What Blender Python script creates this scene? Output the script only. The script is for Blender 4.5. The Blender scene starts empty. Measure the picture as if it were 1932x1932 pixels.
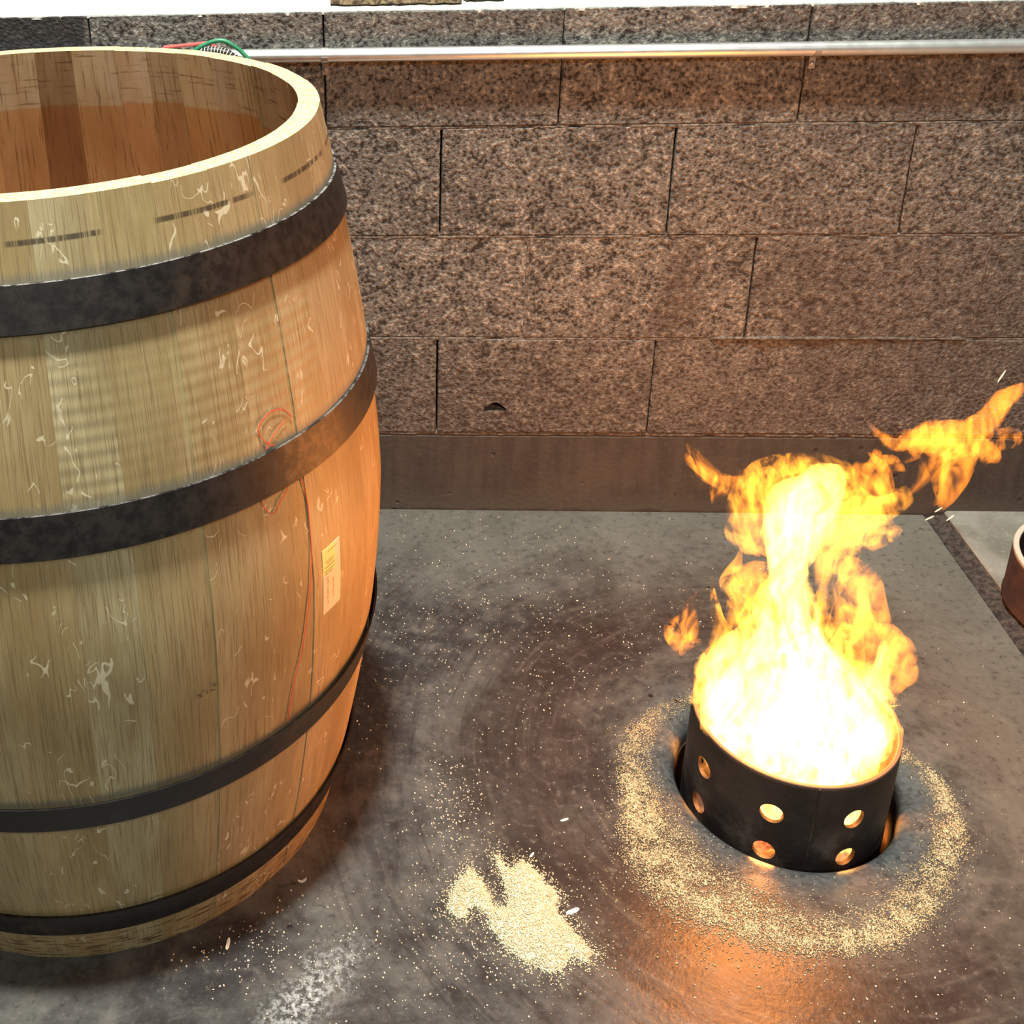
import bpy, bmesh, math, random
import numpy as np
from mathutils import Vector, Matrix, noise as mnoise
PI = math.pi
random.seed(7)
S = bpy.context.scene
COL = S.collection

# ------------------------------------------------------------------ camera
cam = bpy.data.cameras.new('camera')
cam.sensor_fit = 'HORIZONTAL'
cam.sensor_width = 36.0
cam.lens = 36.0 * 2284.85 / 1932.0
cam.shift_x = 383.78 / 1932.0          # the square is the lower right of a larger frame
cam.shift_y = -402.42 / 1932.0
cam.clip_start = 0.05
cam_ob = bpy.data.objects.new('camera', cam)
COL.objects.link(cam_ob)
_r = Vector((0.99775823, 0.06089959, -0.02774459))
_u = Vector((0.00081518, 0.40349158, 0.91498299))
_f = Vector((-0.0669168, 0.91295443, -0.4025374))
cam_ob.matrix_world = Matrix(((_r.x, _u.x, -_f.x, -0.08935), (_r.y, _u.y, -_f.y, -2.05251),
                              (_r.z, _u.z, -_f.z, 1.36624), (0, 0, 0, 1)))
S.camera = cam_ob

# ------------------------------------------------------------------ world, lamp, exposure
w = bpy.data.worlds.new('world')
S.world = w
w.use_nodes = True
w.node_tree.nodes['Background'].inputs[0].default_value = (0.80, 0.86, 0.80, 1)
w.node_tree.nodes['Background'].inputs[1].default_value = 0.07
lamp = bpy.data.lights.new('ceiling_and_fill_lamp', 'AREA')
lamp.shape = 'DISK'
lamp.size = 0.5
lamp.energy = 740.0
lamp.color = (1.0, 1.0, 0.90)
lamp_ob = bpy.data.objects.new('ceiling_and_fill_lamp', lamp)
COL.objects.link(lamp_ob)
lamp_ob.location = (-0.34, -1.30, 6.0)
fill_lamp = bpy.data.lights.new('ceiling_and_fill_lamp', 'AREA')      # added front fill for barrel and wall, no such fixture seen
fill_lamp.shape = 'DISK'
fill_lamp.size = 0.6
fill_lamp.energy = 95.0
fill_lamp.color = (1.0, 1.0, 0.90)
fill_lamp_ob = bpy.data.objects.new('ceiling_and_fill_lamp', fill_lamp)
COL.objects.link(fill_lamp_ob)
fill_lamp_ob.location = (0.3, -4.6, 3.6)
fill_lamp_ob.rotation_euler = (math.radians(35), 0, 0)
vs = S.view_settings
vs.view_transform = 'Standard'
vs.look = 'None'
vs.gamma = 1.0
vs.use_curve_mapping = False
vs.exposure = 0.0
cy = S.cycles
cy.max_bounces = 12
cy.diffuse_bounces = 7
cy.transparent_max_bounces = 128
cy.volume_bounces = 0
cy.volume_step_rate = 0.25
cy.volume_max_steps = 256
cy.sample_clamp_indirect = 6.0


# ------------------------------------------------------------------ helpers
def put(name, mesh, mat=None, parent=None, smooth=None):
    o = bpy.data.objects.new(name, mesh)
    COL.objects.link(o)
    if mat is not None and not mesh.materials:
        for m in (mat if isinstance(mat, (list, tuple)) else [mat]):
            mesh.materials.append(m)
    if parent is not None:
        o.parent = parent
    if smooth is not None:
        mesh.polygons.foreach_set('use_smooth', [True] * len(mesh.polygons))
        if smooth < 179:
            mesh.set_sharp_from_angle(angle=math.radians(smooth))
    return o


def bm_mesh(name, bm):
    bmesh.ops.recalc_face_normals(bm, faces=bm.faces)
    me = bpy.data.meshes.new(name)
    bm.to_mesh(me)
    bm.free()
    return me


def py_mesh(name, v, f):
    me = bpy.data.meshes.new(name)
    me.from_pydata([tuple(map(float, q)) for q in v], [], f)
    me.update()
    return me


def thing(name, label, cat, loc=(0, 0, 0), group=None):
    o = bpy.data.objects.new(name, None)
    o.empty_display_size = 0.05
    COL.objects.link(o)
    o.location = loc
    return tag(o, label, cat, group)


def tag(o, label, cat=None, group=None, kind=None):
    if label:
        o['label'] = label
    if cat:
        o['category'] = cat
    if group:
        o['group'] = group
    if kind:
        o['kind'] = kind
    return o


def add_box(bm, x0, x1, y0, y1, z0, z1, bev=0.0, seg=1):
    vs_ = [bm.verts.new((x, y, z)) for x in (x0, x1) for y in (y0, y1) for z in (z0, z1)]
    fs = [(0, 1, 3, 2), (4, 6, 7, 5), (0, 4, 5, 1), (2, 3, 7, 6), (0, 2, 6, 4), (1, 5, 7, 3)]
    faces = [bm.faces.new([vs_[i] for i in f]) for f in fs]
    if bev > 0:
        es = list({e for f in faces for e in f.edges})
        bmesh.ops.bevel(bm, geom=es, offset=bev, segments=seg, affect='EDGES', profile=0.6)


def add_tube(bm, pts, rad, n=10, cap=True):
    """swept round tube; rad is a number or one radius per point"""
    pts = [Vector(p) for p in pts]
    rr = [rad] * len(pts) if isinstance(rad, (int, float)) else rad
    t = (pts[1] - pts[0]).normalized()
    a = t.orthogonal().normalized()
    rings = []
    for i, p in enumerate(pts):
        t = (pts[min(i + 1, len(pts) - 1)] - pts[max(i - 1, 0)]).normalized()
        a = (a - t * a.dot(t)).normalized()
        b = t.cross(a)
        rings.append([bm.verts.new(p + (a * math.cos(2 * PI * k / n) + b * math.sin(2 * PI * k / n)) * rr[i])
                      for k in range(n)])
    for i in range(len(rings) - 1):
        for k in range(n):
            bm.faces.new((rings[i][k], rings[i][(k + 1) % n], rings[i + 1][(k + 1) % n], rings[i + 1][k]))
    if cap:
        bm.faces.new(rings[0][::-1])
        bm.faces.new(rings[-1])


def lathe(bm, prof, n=96, a0=0.0, a1=2 * PI, closed_prof=True):
    full = abs(a1 - a0 - 2 * PI) < 1e-6
    cols = []
    for k in range(n if full else n + 1):
        t = a0 + (a1 - a0) * k / n
        cols.append([bm.verts.new((r * math.cos(t), r * math.sin(t), z)) for r, z in prof])
    m = len(prof)
    for k in range(n):
        c, d = cols[k], cols[(k + 1) % len(cols)]
        for i in range(m if closed_prof else m - 1):
            j = (i + 1) % m
            bm.faces.new((c[i], d[i], d[j], c[j]))
    if not full:
        bm.faces.new(cols[0])
        bm.faces.new(cols[-1][::-1])


def catmull(P, n):
    P = [np.array(p, float) for p in P]
    P = [2 * P[0] - P[1]] + P + [2 * P[-1] - P[-2]]
    out = []
    segs = len(P) - 3
    for i in range(n + 1):
        t = i / n * segs
        k = min(int(t), segs - 1)
        t -= k
        a, b, c, d = P[k:k + 4]
        out.append(0.5 * (2 * b + (c - a) * t + (2 * a - 5 * b + 4 * c - d) * t * t + (3 * b - a - 3 * c + d) * t ** 3))
    return out


# ------------------------------------------------------------------ material helper
class Mat:
    def __init__(s, name):
        s.m = bpy.data.materials.new(name)
        s.m.use_nodes = True
        s.nt = s.m.node_tree
        s.nt.nodes.clear()
        s.out = s.nt.nodes.new('ShaderNodeOutputMaterial')

    def n(s, typ, ins=None, **kw):
        nd = s.nt.nodes.new('ShaderNode' + typ)
        for k, v in kw.items():
            setattr(nd, k, v)
        for k, v in (ins or {}).items():
            if isinstance(v, bpy.types.NodeSocket):
                s.nt.links.new(v, nd.inputs[k])
            else:
                if isinstance(v, (tuple, list)) and nd.inputs[k].type == 'RGBA' and len(v) == 3:
                    v = (*v, 1)
                nd.inputs[k].default_value = v
        return nd

    def ma(s, op, a, b=0.0, c=0.0, clamp=False):
        return s.n('Math', {0: a, 1: b, 2: c}, operation=op, use_clamp=clamp).outputs[0]

    def mix(s, f, a, b, mode='MIX'):
        nd = s.n('Mix', None, data_type='RGBA', blend_type=mode)
        for i, v in ((0, f), (6, a), (7, b)):
            if isinstance(v, bpy.types.NodeSocket):
                s.nt.links.new(v, nd.inputs[i])
            else:
                nd.inputs[i].default_value = v if i == 0 else (*v, 1)
        return nd.outputs[2]

    def noise(s, vec, scale, det=3.0, rough=0.55, dist=0.0):
        return s.n('TexNoise', {'Vector': vec, 'Scale': scale, 'Detail': det, 'Roughness': rough,
                                'Distortion': dist}).outputs[0]

    def vor(s, vec, scale, feature='F1', rnd=1.0):
        return s.n('TexVoronoi', {'Vector': vec, 'Scale': scale, 'Randomness': rnd}, feature=feature).outputs[0]

    def step(s, x, a, b):
        """0 below a, 1 above b, smooth"""
        return s.n('MapRange', {0: x, 1: a, 2: b, 3: 0.0, 4: 1.0}, interpolation_type='SMOOTHSTEP').outputs[0]

    def band(s, x, a, b, soft):
        return s.ma('MULTIPLY', s.step(x, a - soft, a + soft), s.ma('SUBTRACT', 1.0, s.step(x, b - soft, b + soft)))

    def sep(s, v):
        return s.n('SeparateXYZ', {0: v}).outputs

    def com(s, x, y, z):
        return s.n('CombineXYZ', {0: x, 1: y, 2: z}).outputs[0]

    def pos(s):
        return s.n('NewGeometry').outputs['Position']

    def obj(s):
        return s.n('TexCoord').outputs['Object']

    def bump(s, h, strength=0.5, dist=0.01, normal=None):
        ins = {'Height': h, 'Strength': strength, 'Distance': dist}
        if normal is not None:
            ins['Normal'] = normal
        return s.n('Bump', ins).outputs[0]

    def bsdf(s, col, rough=0.6, metal=0.0, normal=None, **extra):
        ins = {'Base Color': col, 'Roughness': rough, 'Metallic': metal}
        if normal is not None:
            ins['Normal'] = normal
        ins.update(extra)
        b = s.n('BsdfPrincipled', ins)
        s.nt.links.new(b.outputs[0], s.out.inputs[0])
        return s.m


def plain(name, col, rough=0.6, metal=0.0, var=0.25, scale=60.0, bump=0.1):
    m = Mat(name)
    p = m.obj()
    n = m.noise(p, scale, 4)
    c = m.mix(m.step(n, 0.3, 0.7), tuple(x * (1 - var) for x in col), tuple(min(1, x * (1 + var)) for x in col))
    return m.bsdf(c, rough, metal, m.bump(n, bump, 0.002))


FX, FY = 0.4846, -0.677            # centre of the fire pit
ZC, HB, WB = 0.1764, 0.203, 0.4016  # curb height, block course, block length


def soot_and_low(m, p):
    """sooty right side, dark streak and darker lower part of the wall, broken by noise"""
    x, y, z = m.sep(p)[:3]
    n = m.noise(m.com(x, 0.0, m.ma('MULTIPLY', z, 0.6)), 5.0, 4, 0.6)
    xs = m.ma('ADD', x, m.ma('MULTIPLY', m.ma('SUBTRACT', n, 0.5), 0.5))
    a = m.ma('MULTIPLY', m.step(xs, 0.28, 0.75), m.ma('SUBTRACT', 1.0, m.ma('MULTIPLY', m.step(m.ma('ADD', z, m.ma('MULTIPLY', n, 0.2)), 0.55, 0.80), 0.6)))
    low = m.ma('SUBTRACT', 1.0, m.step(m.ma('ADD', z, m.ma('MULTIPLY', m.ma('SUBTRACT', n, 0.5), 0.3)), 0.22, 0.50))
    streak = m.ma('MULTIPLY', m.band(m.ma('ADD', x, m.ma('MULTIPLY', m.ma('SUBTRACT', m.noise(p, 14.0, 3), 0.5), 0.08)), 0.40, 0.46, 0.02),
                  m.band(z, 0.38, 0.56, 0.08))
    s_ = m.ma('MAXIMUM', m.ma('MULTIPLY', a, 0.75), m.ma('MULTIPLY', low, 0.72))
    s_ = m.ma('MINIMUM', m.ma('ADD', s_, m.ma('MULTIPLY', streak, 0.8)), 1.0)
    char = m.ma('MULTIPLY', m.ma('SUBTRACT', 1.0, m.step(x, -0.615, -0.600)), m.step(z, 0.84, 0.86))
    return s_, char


def mat_block():
    m = Mat('split_concrete_block')
    p = m.pos()
    rnd = m.n('ObjectInfo').outputs['Random']
    off = m.n('VectorMath', {0: p, 1: m.com(0.0, m.ma('MULTIPLY', rnd, 7.0), 0.0)}, operation='ADD').outputs[0]
    fine = m.noise(off, 135.0, 3, 0.6, 0.0)
    mid = m.noise(off, 50.0, 2, 0.55, 0.0)
    big = m.noise(off, 7.0, 4, 0.6)
    h = m.ma('ADD', m.ma('MULTIPLY', fine, 1.0), m.ma('MULTIPLY', mid, 0.5))
    c = m.mix(m.step(big, 0.3, 0.7), (0.102, 0.096, 0.088), (0.165, 0.155, 0.140))
    c = m.mix(m.ma('MULTIPLY', rnd, 0.3), c, (0.105, 0.098, 0.088))
    c = m.mix(m.ma('MULTIPLY', m.ma('SUBTRACT', 1.0, m.step(h, 0.58, 0.77)), 0.94), c, (0.014, 0.010, 0.008))  # pits darkened from the bump height, relief shade put into the colour
    c = m.mix(m.ma('MULTIPLY', m.step(h, 0.80, 0.96), 0.8), c, (0.36, 0.33, 0.285))  # raised grain paled, its highlights painted in
    s_, char = soot_and_low(m, p)
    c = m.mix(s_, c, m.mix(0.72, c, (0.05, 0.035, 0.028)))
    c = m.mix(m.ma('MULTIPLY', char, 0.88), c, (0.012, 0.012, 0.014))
    return m.bsdf(c, 0.92, 0.0, m.bump(h, 1.0, 0.007))


def mat_mortar():
    m = Mat('mortar')
    p = m.pos()
    n = m.noise(p, 110.0, 4, 0.65, 0.4)
    c = m.mix(m.step(n, 0.35, 0.65), (0.045, 0.038, 0.032), (0.20, 0.18, 0.155))
    s_, char = soot_and_low(m, p)
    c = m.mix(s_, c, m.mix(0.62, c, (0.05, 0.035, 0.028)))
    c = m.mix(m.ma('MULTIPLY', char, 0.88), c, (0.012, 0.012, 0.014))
    return m.bsdf(c, 0.95, 0.0, m.bump(n, 0.8, 0.005))


def mat_curb():
    m = Mat('cast_concrete_footing')
    p = m.pos()
    x, y, z = m.sep(p)[:3]
    v = m.noise(m.com(x, 0.0, m.ma('MULTIPLY', z, 0.18)), 40.0, 4, 0.6)
    big = m.noise(p, 6.0, 4, 0.6)
    c = m.mix(m.step(v, 0.3, 0.7), (0.013, 0.0125, 0.0115), (0.040, 0.037, 0.033))
    c = m.mix(m.ma('MULTIPLY', m.step(big, 0.45, 0.7), 0.6), c, (0.062, 0.054, 0.041))
    c = m.mix(m.ma('SUBTRACT', 1.0, m.step(m.ma('ADD', z, m.ma('MULTIPLY', big, 0.05)), 0.03, 0.085)), c, (0.040, 0.044, 0.039))
    c = m.mix(m.ma('MULTIPLY', m.ma('SUBTRACT', 1.0, m.step(m.ma('ADD', z, m.ma('MULTIPLY', m.ma('SUBTRACT', m.noise(p, 25.0, 3), 0.5), 0.02)), 0.002, 0.007)), 0.9), c, (0.008, 0.007, 0.006))
    pitd = m.vor(m.com(x, 0.0, z), 22.0)
    sel = m.noise(p, 17.0, 1)
    hole = m.ma('MULTIPLY', m.ma('SUBTRACT', 1.0, m.step(pitd, 0.08, 0.13)), m.step(sel, 0.44, 0.48))
    c = m.mix(m.ma('MULTIPLY', m.step(m.noise(p, 75.0, 5, 0.75), 0.55, 0.70), 0.45), c, (0.10, 0.092, 0.08))
    c = m.mix(hole, c, (0.012, 0.009, 0.008))
    s_, char = soot_and_low(m, p)
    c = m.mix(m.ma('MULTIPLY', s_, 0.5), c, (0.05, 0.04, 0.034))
    h = m.ma('SUBTRACT', m.ma('MULTIPLY', m.noise(p, 90.0, 4), 0.5), m.ma('MULTIPLY', hole, 1.2))
    return m.bsdf(c, 0.8, 0.0, m.bump(h, 0.5, 0.004))


def mat_floor():
    m = Mat('worn_concrete_floor')
    p = m.pos()
    x, y, z = m.sep(p)[:3]
    dx, dy = m.ma('SUBTRACT', x, FX), m.ma('SUBTRACT', y, FY)
    r = m.n('VectorMath', {0: m.com(dx, dy, 0.0)}, operation='LENGTH').outputs['Value']
    th = m.ma('ARCTAN2', dy, dx)
    warp = m.noise(p, 4.0, 3)
    rw = m.ma('ADD', r, m.ma('MULTIPLY', m.ma('SUBTRACT', warp, 0.5), 0.16))
    swirl = m.noise(m.com(m.ma('MULTIPLY', r, 70.0), m.ma('MULTIPLY', th, 2.2), 0.0), 1.0, 5, 0.65, 0.4)
    big = m.noise(p, 4.2, 5, 0.64, 0.8)
    med = m.noise(p, 16.0, 5, 0.65)
    fine = m.noise(p, 130.0, 4, 0.65)
    c = m.mix(m.step(big, 0.36, 0.66), (0.024, 0.0225, 0.0235), (0.076, 0.077, 0.073))
    c = m.mix(m.ma('MULTIPLY', m.step(med, 0.50, 0.72), 0.6), c, (0.115, 0.106, 0.093))
    c = m.mix(m.ma('MULTIPLY', m.step(med, 0.5, 0.28), 0.7), c, (0.020, 0.014, 0.012))
    # dark worn ring trodden around the pit, and trowel swirls
    ring = m.band(rw, 0.29, 0.47, 0.07)
    c = m.mix(m.ma('MULTIPLY', ring, 0.75), c, (0.022, 0.0145, 0.0115))
    near = m.ma('SUBTRACT', 1.0, m.step(r, 0.55, 0.95))
    c = m.mix(m.ma('MULTIPLY', near, m.ma('MULTIPLY', m.step(swirl, 0.52, 0.70), 0.3)), c, (0.11, 0.095, 0.08))
    c = m.mix(m.ma('MULTIPLY', near, m.ma('MULTIPLY', m.step(swirl, 0.49, 0.33), 0.48)), c, (0.015, 0.0105, 0.009))
    # polished grey lip of the pit
    lip = m.ma('SUBTRACT', 1.0, m.step(m.ma('ADD', r, m.ma('MULTIPLY', med, 0.03)), 0.195, 0.245))
    c = m.mix(m.ma('MULTIPLY', lip, 0.75), c, m.mix(m.step(fine, 0.3, 0.7), (0.045, 0.048, 0.05), (0.10, 0.108, 0.11)))
    # paler, greener tone along the wall and on the right
    gr = m.ma('MULTIPLY', m.step(m.ma('ADD', y, m.ma('MULTIPLY', warp, 0.25)), -0.25, 0.12), 0.6)
    c = m.mix(gr, c, (0.110, 0.112, 0.096))
    rt = m.ma('MULTIPLY', m.step(m.ma('ADD', x, m.ma('MULTIPLY', med, 0.2)), 0.68, 0.95), 0.6)
    c = m.mix(rt, c, (0.12, 0.118, 0.10))
    # white lime scuff by the barrel
    sx, sy = m.ma('SUBTRACT', x, -0.185), m.ma('SUBTRACT', y, -1.045)
    ca, sa = math.cos(0.86), math.sin(0.86)
    u = m.ma('ADD', m.ma('MULTIPLY', sx, ca), m.ma('MULTIPLY', sy, sa))
    v = m.ma('SUBTRACT', m.ma('MULTIPLY', sy, ca), m.ma('MULTIPLY', sx, sa))
    d2 = m.n('VectorMath', {0: m.com(m.ma('MULTIPLY', u, 0.5), v, 0.0)}, operation='LENGTH').outputs['Value']
    sc = m.ma('SUBTRACT', 1.0, m.step(m.ma('ADD', d2, m.ma('MULTIPLY', m.ma('SUBTRACT', med, 0.5), 0.09)), 0.005, 0.055))
    sc = m.ma('MULTIPLY', sc, m.step(m.noise(p, 120.0, 5, 0.75), 0.44, 0.60))
    c = m.mix(sc, c, (0.36, 0.38, 0.38))
    gr2 = m.noise(p, 70.0, 5, 0.75)
    c = m.mix(m.ma('MULTIPLY', m.step(gr2, 0.53, 0.68), 0.40), c, (0.125, 0.117, 0.105))
    c = m.mix(m.ma('MULTIPLY', m.step(gr2, 0.47, 0.34), 0.55), c, (0.014, 0.0115, 0.011))
    c = m.mix(m.ma('MULTIPLY', m.step(fine, 0.64, 0.76), 0.5), c, (0.22, 0.2, 0.17))
    blk = m.ma('MULTIPLY', m.ma('SUBTRACT', 1.0, m.step(m.vor(p, 9.0), 0.035, 0.05)), m.step(m.noise(p, 7.0, 1), 0.5, 0.52))
    c = m.mix(blk, c, (0.012, 0.01, 0.01))
    rough = m.ma('ADD', 0.20, m.ma('MULTIPLY', med, 0.26))
    h = m.ma('ADD', m.ma('MULTIPLY', fine, 0.5), m.ma('ADD', m.ma('MULTIPLY', med, 1.2), m.ma('MULTIPLY', m.ma('MULTIPLY', near, swirl), 0.5)))
    return m.bsdf(c, rough, 0.0, m.bump(h, 0.35, 0.003))


def mat_pit():
    m = Mat('sooty_pit_wall')
    p = m.pos()
    n = m.noise(p, 60.0, 4)
    return m.bsdf(m.mix(n, (0.03, 0.02, 0.018), (0.12, 0.07, 0.055)), 0.8, 0.0, m.bump(n, 0.4, 0.003))


def mat_slab():
    m = Mat('pale_concrete_slab')
    p = m.pos()
    n, f = m.noise(p, 9.0, 5, 0.65), m.noise(p, 110.0, 4, 0.65)
    c = m.mix(m.step(n, 0.3, 0.7), (0.115, 0.113, 0.092), (0.20, 0.20, 0.175))
    c = m.mix(m.ma('MULTIPLY', m.step(f, 0.55, 0.72), 0.5), c, (0.28, 0.28, 0.25))
    return m.bsdf(c, 0.65, 0.0, m.bump(f, 0.35, 0.003))


def mat_dirt():
    m = Mat('dirt_filled_joint')
    p = m.pos()
    n = m.noise(p, 90.0, 5, 0.7)
    c = m.mix(m.step(n, 0.35, 0.65), (0.008, 0.005, 0.004), (0.060, 0.047, 0.040))
    return m.bsdf(c, 0.95, 0.0, m.bump(n, 1.0, 0.006))


def mat_ledge():
    m = Mat('pale_rough_ledge')
    p = m.pos()
    n = m.noise(p, 150.0, 4, 0.65)
    c = m.mix(m.step(n, 0.3, 0.6), (0.33, 0.345, 0.32), (0.56, 0.58, 0.55))
    return m.bsdf(c, 0.9, 0.0, m.bump(n, 0.5, 0.004))


HB_ = 1.0025
HOOPS = ((0.880, 0.926), (0.647, 0.693), (0.274, 0.315), (0.060, 0.105))


def mat_wood():
    m = Mat('split_oak')
    p = m.obj()
    x, y, z = m.sep(p)[:3]
    oi = m.n('ObjectInfo')
    tint, rnd, chat = oi.outputs['Color'], oi.outputs['Random'], oi.outputs['Alpha']
    th = m.ma('ARCTAN2', y, x)
    u = m.ma('MULTIPLY', th, 0.40)
    seed = m.ma('MULTIPLY', rnd, 31.0)
    nrm = m.n('NewGeometry').outputs['True Normal']
    nx, ny, nz = m.sep(nrm)[:3]
    radial = m.ma('ADD', m.ma('MULTIPLY', nx, m.ma('COSINE', th)), m.ma('MULTIPLY', ny, m.ma('SINE', th)))
    inside = m.step(radial, -0.05, -0.15)
    endg = m.step(nz, 0.75, 0.85)
    grain = m.noise(m.com(m.ma('MULTIPLY', u, 1.0), m.ma('MULTIPLY', z, 0.02), seed), 650.0, 3, 0.65)
    grain2 = m.noise(m.com(u, m.ma('MULTIPLY', z, 0.05), seed), 210.0, 4, 0.65, 0.3)
    cloud = m.noise(m.com(u, m.ma('MULTIPLY', z, 0.35), seed), 14.0, 4, 0.6)
    c = m.mix(m.step(cloud, 0.3, 0.7), (0.30, 0.222, 0.108), (0.42, 0.335, 0.19))
    c = m.mix(1.0, c, tint, 'MULTIPLY')
    c = m.mix(m.ma('MULTIPLY', m.step(grain2, 0.52, 0.36), 0.4), c, (0.27, 0.18, 0.08))
    c = m.mix(m.ma('MULTIPLY', m.step(grain, 0.50, 0.36), 0.7), c, (0.19, 0.125, 0.055))
    # medullary ray flecks
    fl = m.noise(m.com(m.ma('MULTIPLY', u, 1.0), m.ma('MULTIPLY', z, 0.55), m.ma('ADD', seed, 3.0)), 34.0, 1.5, 0.5, 1.2)
    line = m.ma('SUBTRACT', 1.0, m.step(m.ma('ABSOLUTE', m.ma('SUBTRACT', fl, 0.5)), 0.007, 0.017))
    msk = m.step(m.noise(m.com(u, z, m.ma('ADD', seed, 9.0)), 30.0, 1), 0.57, 0.61)
    fleck = m.ma('MULTIPLY', m.ma('MULTIPLY', line, msk), m.step(m.ma('FRACT', m.ma('MULTIPLY', rnd, 7.3)), 0.15, 0.4))
    c = m.mix(m.ma('MULTIPLY', fleck, 0.8), c, (0.68, 0.60, 0.42))
    # blue-black iron stain above each hoop, scuffed chime, broken ink line
    zz = m.ma('ADD', z, m.ma('MULTIPLY', m.ma('SUBTRACT', grain, 0.5), 0.02))
    for lo, hi in HOOPS[:3]:
        k = m.band(zz, hi - 0.004, hi + 0.008, 0.006)
        c = m.mix(m.ma('MULTIPLY', k, 0.6), c, (0.11, 0.12, 0.115))
    for lo, hi in HOOPS:
        k = m.band(zz, lo - 0.006, lo + 0.002, 0.003)
        c = m.mix(m.ma('MULTIPLY', k, 0.55), c, (0.10, 0.06, 0.03))
    zi = m.ma('ADD', z, m.ma('MULTIPLY', m.ma('ABSOLUTE', m.ma('ADD', th, 0.95)), 0.006))
    gaps = m.step(m.noise(m.com(u, 0.0, 5.0), 11.0, 2), 0.42, 0.50)
    ink = m.ma('MULTIPLY', m.ma('MULTIPLY', gaps, m.band(zi, 0.9635, 0.9690, 0.0010)),
               m.step(m.noise(m.com(m.ma('MULTIPLY', u, 1.0), 0.0, 0.0), 55.0, 5, 0.85), 0.40, 0.52))
    c = m.mix(m.ma('MULTIPLY', ink, 0.85), c, (0.03, 0.02, 0.014))
    chime = m.ma('SUBTRACT', 1.0, m.step(z, 0.045, 0.055))
    saw = m.noise(m.com(m.ma('MULTIPLY', u, 0.10), 0.0, z), 260.0, 3, 0.6)
    c = m.mix(m.ma('MULTIPLY', chime, m.step(saw, 0.5, 0.62)), c, (0.12, 0.07, 0.03))
    # inside: smooth orange wood below, rough-sawn chime above
    ci = m.mix(m.step(cloud, 0.3, 0.7), (0.56, 0.25, 0.085), (0.70, 0.36, 0.14))
    up = m.step(m.ma('ADD', z, m.ma('MULTIPLY', rnd, 0.012)), 0.926, 0.932)
    sawi = m.noise(m.com(m.ma('MULTIPLY', u, 0.06), seed, z), 170.0, 3, 0.65)
    cu = m.mix(m.step(cloud, 0.3, 0.7), (0.58, 0.36, 0.17), (0.76, 0.55, 0.32))
    cu = m.mix(m.ma('MULTIPLY', m.step(sawi, 0.56, 0.70), 0.65), cu, (0.14, 0.06, 0.02))
    ci = m.mix(up, ci, cu)
    ci = m.mix(1.0, ci, tint, 'MULTIPLY')
    ci = m.mix(m.ma('MULTIPLY', m.step(grain2, 0.46, 0.34), 0.6), ci, (0.15, 0.055, 0.015))
    c = m.mix(inside, c, ci)
    ce = m.mix(m.step(m.noise(p, 220.0, 3), 0.35, 0.65), (0.54, 0.43, 0.20), (0.69, 0.60, 0.35))
    c = m.mix(endg, c, ce)
    # plane chatter on the belly
    wave = m.ma('SINE', m.ma('MULTIPLY', m.ma('ADD', z, m.ma('MULTIPLY', th, 0.004)), 2 * PI / 0.0155))
    wm = m.ma('MULTIPLY', m.band(z, 0.70, 0.85, 0.012), m.ma('MULTIPLY', chat, m.step(cloud, 0.25, 0.5)))
    h = m.ma('ADD', m.ma('MULTIPLY', grain, 0.35), m.ma('MULTIPLY', m.ma('MULTIPLY', wave, wm), 0.26))
    return m.bsdf(c, 0.55, 0.0, m.bump(h, 0.45, 0.0012))


def mat_hoop():
    m = Mat('black_hoop_steel')
    p = m.obj()
    x, y, z = m.sep(p)[:3]
    th = m.ma('ARCTAN2', y, x)
    n = m.noise(p, 70.0, 5, 0.65)
    b = m.noise(p, 9.0, 3)
    c = m.mix(m.step(n, 0.35, 0.65), (0.003, 0.0022, 0.002), (0.017, 0.0122, 0.0105))
    rust = m.ma('MULTIPLY', m.band(m.ma('ADD', th, m.ma('MULTIPLY', m.ma('SUBTRACT', n, 0.5), 0.2)), -0.66, -0.42, 0.05), m.band(z, 0.64, 0.70, 0.005))
    rust = m.ma('MAXIMUM', m.ma('MULTIPLY', rust, 0.8), m.ma('MULTIPLY', m.step(b, 0.55, 0.75), 0.22))
    c = m.mix(rust, c, m.mix(m.step(n, 0.4, 0.65), (0.012, 0.006, 0.004), (0.14, 0.07, 0.025)))
    nz = m.sep(m.n('NewGeometry').outputs['True Normal'])[2]
    c = m.mix(m.ma('MULTIPLY', m.step(nz, 0.7, 0.9), m.ma('MULTIPLY', m.step(n, 0.42, 0.58), m.step(z, 0.5, 0.9))), c, (0.22, 0.22, 0.22))  # worn upper edges, with their highlight put into the colour
    return m.bsdf(c, m.ma('ADD', 0.42, m.ma('MULTIPLY', n, 0.25)), 0.1, m.bump(n, 0.25, 0.0015))


def mat_pot():
    m = Mat('scorched_black_steel')
    p = m.obj()
    x, y, z = m.sep(p)[:3]
    n, f = m.noise(p, 14.0, 5, 0.65), m.noise(p, 120.0, 3)
    c = m.mix(m.step(n, 0.35, 0.7), (0.010, 0.006, 0.005), (0.035, 0.023, 0.019))
    ash = m.ma('MULTIPLY', m.step(n, 0.46, 0.66), m.ma('SUBTRACT', 1.0, m.step(z, 0.0, 0.06)))
    c = m.mix(m.ma('MULTIPLY', ash, 0.4), c, (0.14, 0.12, 0.10))
    rim = m.step(m.ma('ADD', z, m.ma('MULTIPLY', f, 0.006)), 0.113, 0.119)  # fire-lit edge of the rim painted into the colour
    c = m.mix(m.ma('MULTIPLY', rim, 0.8), c, (0.16, 0.085, 0.055))
    return m.bsdf(c, 0.62, 0.15, m.bump(m.ma('ADD', n, m.ma('MULTIPLY', f, 0.3)), 0.3, 0.003))


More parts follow.
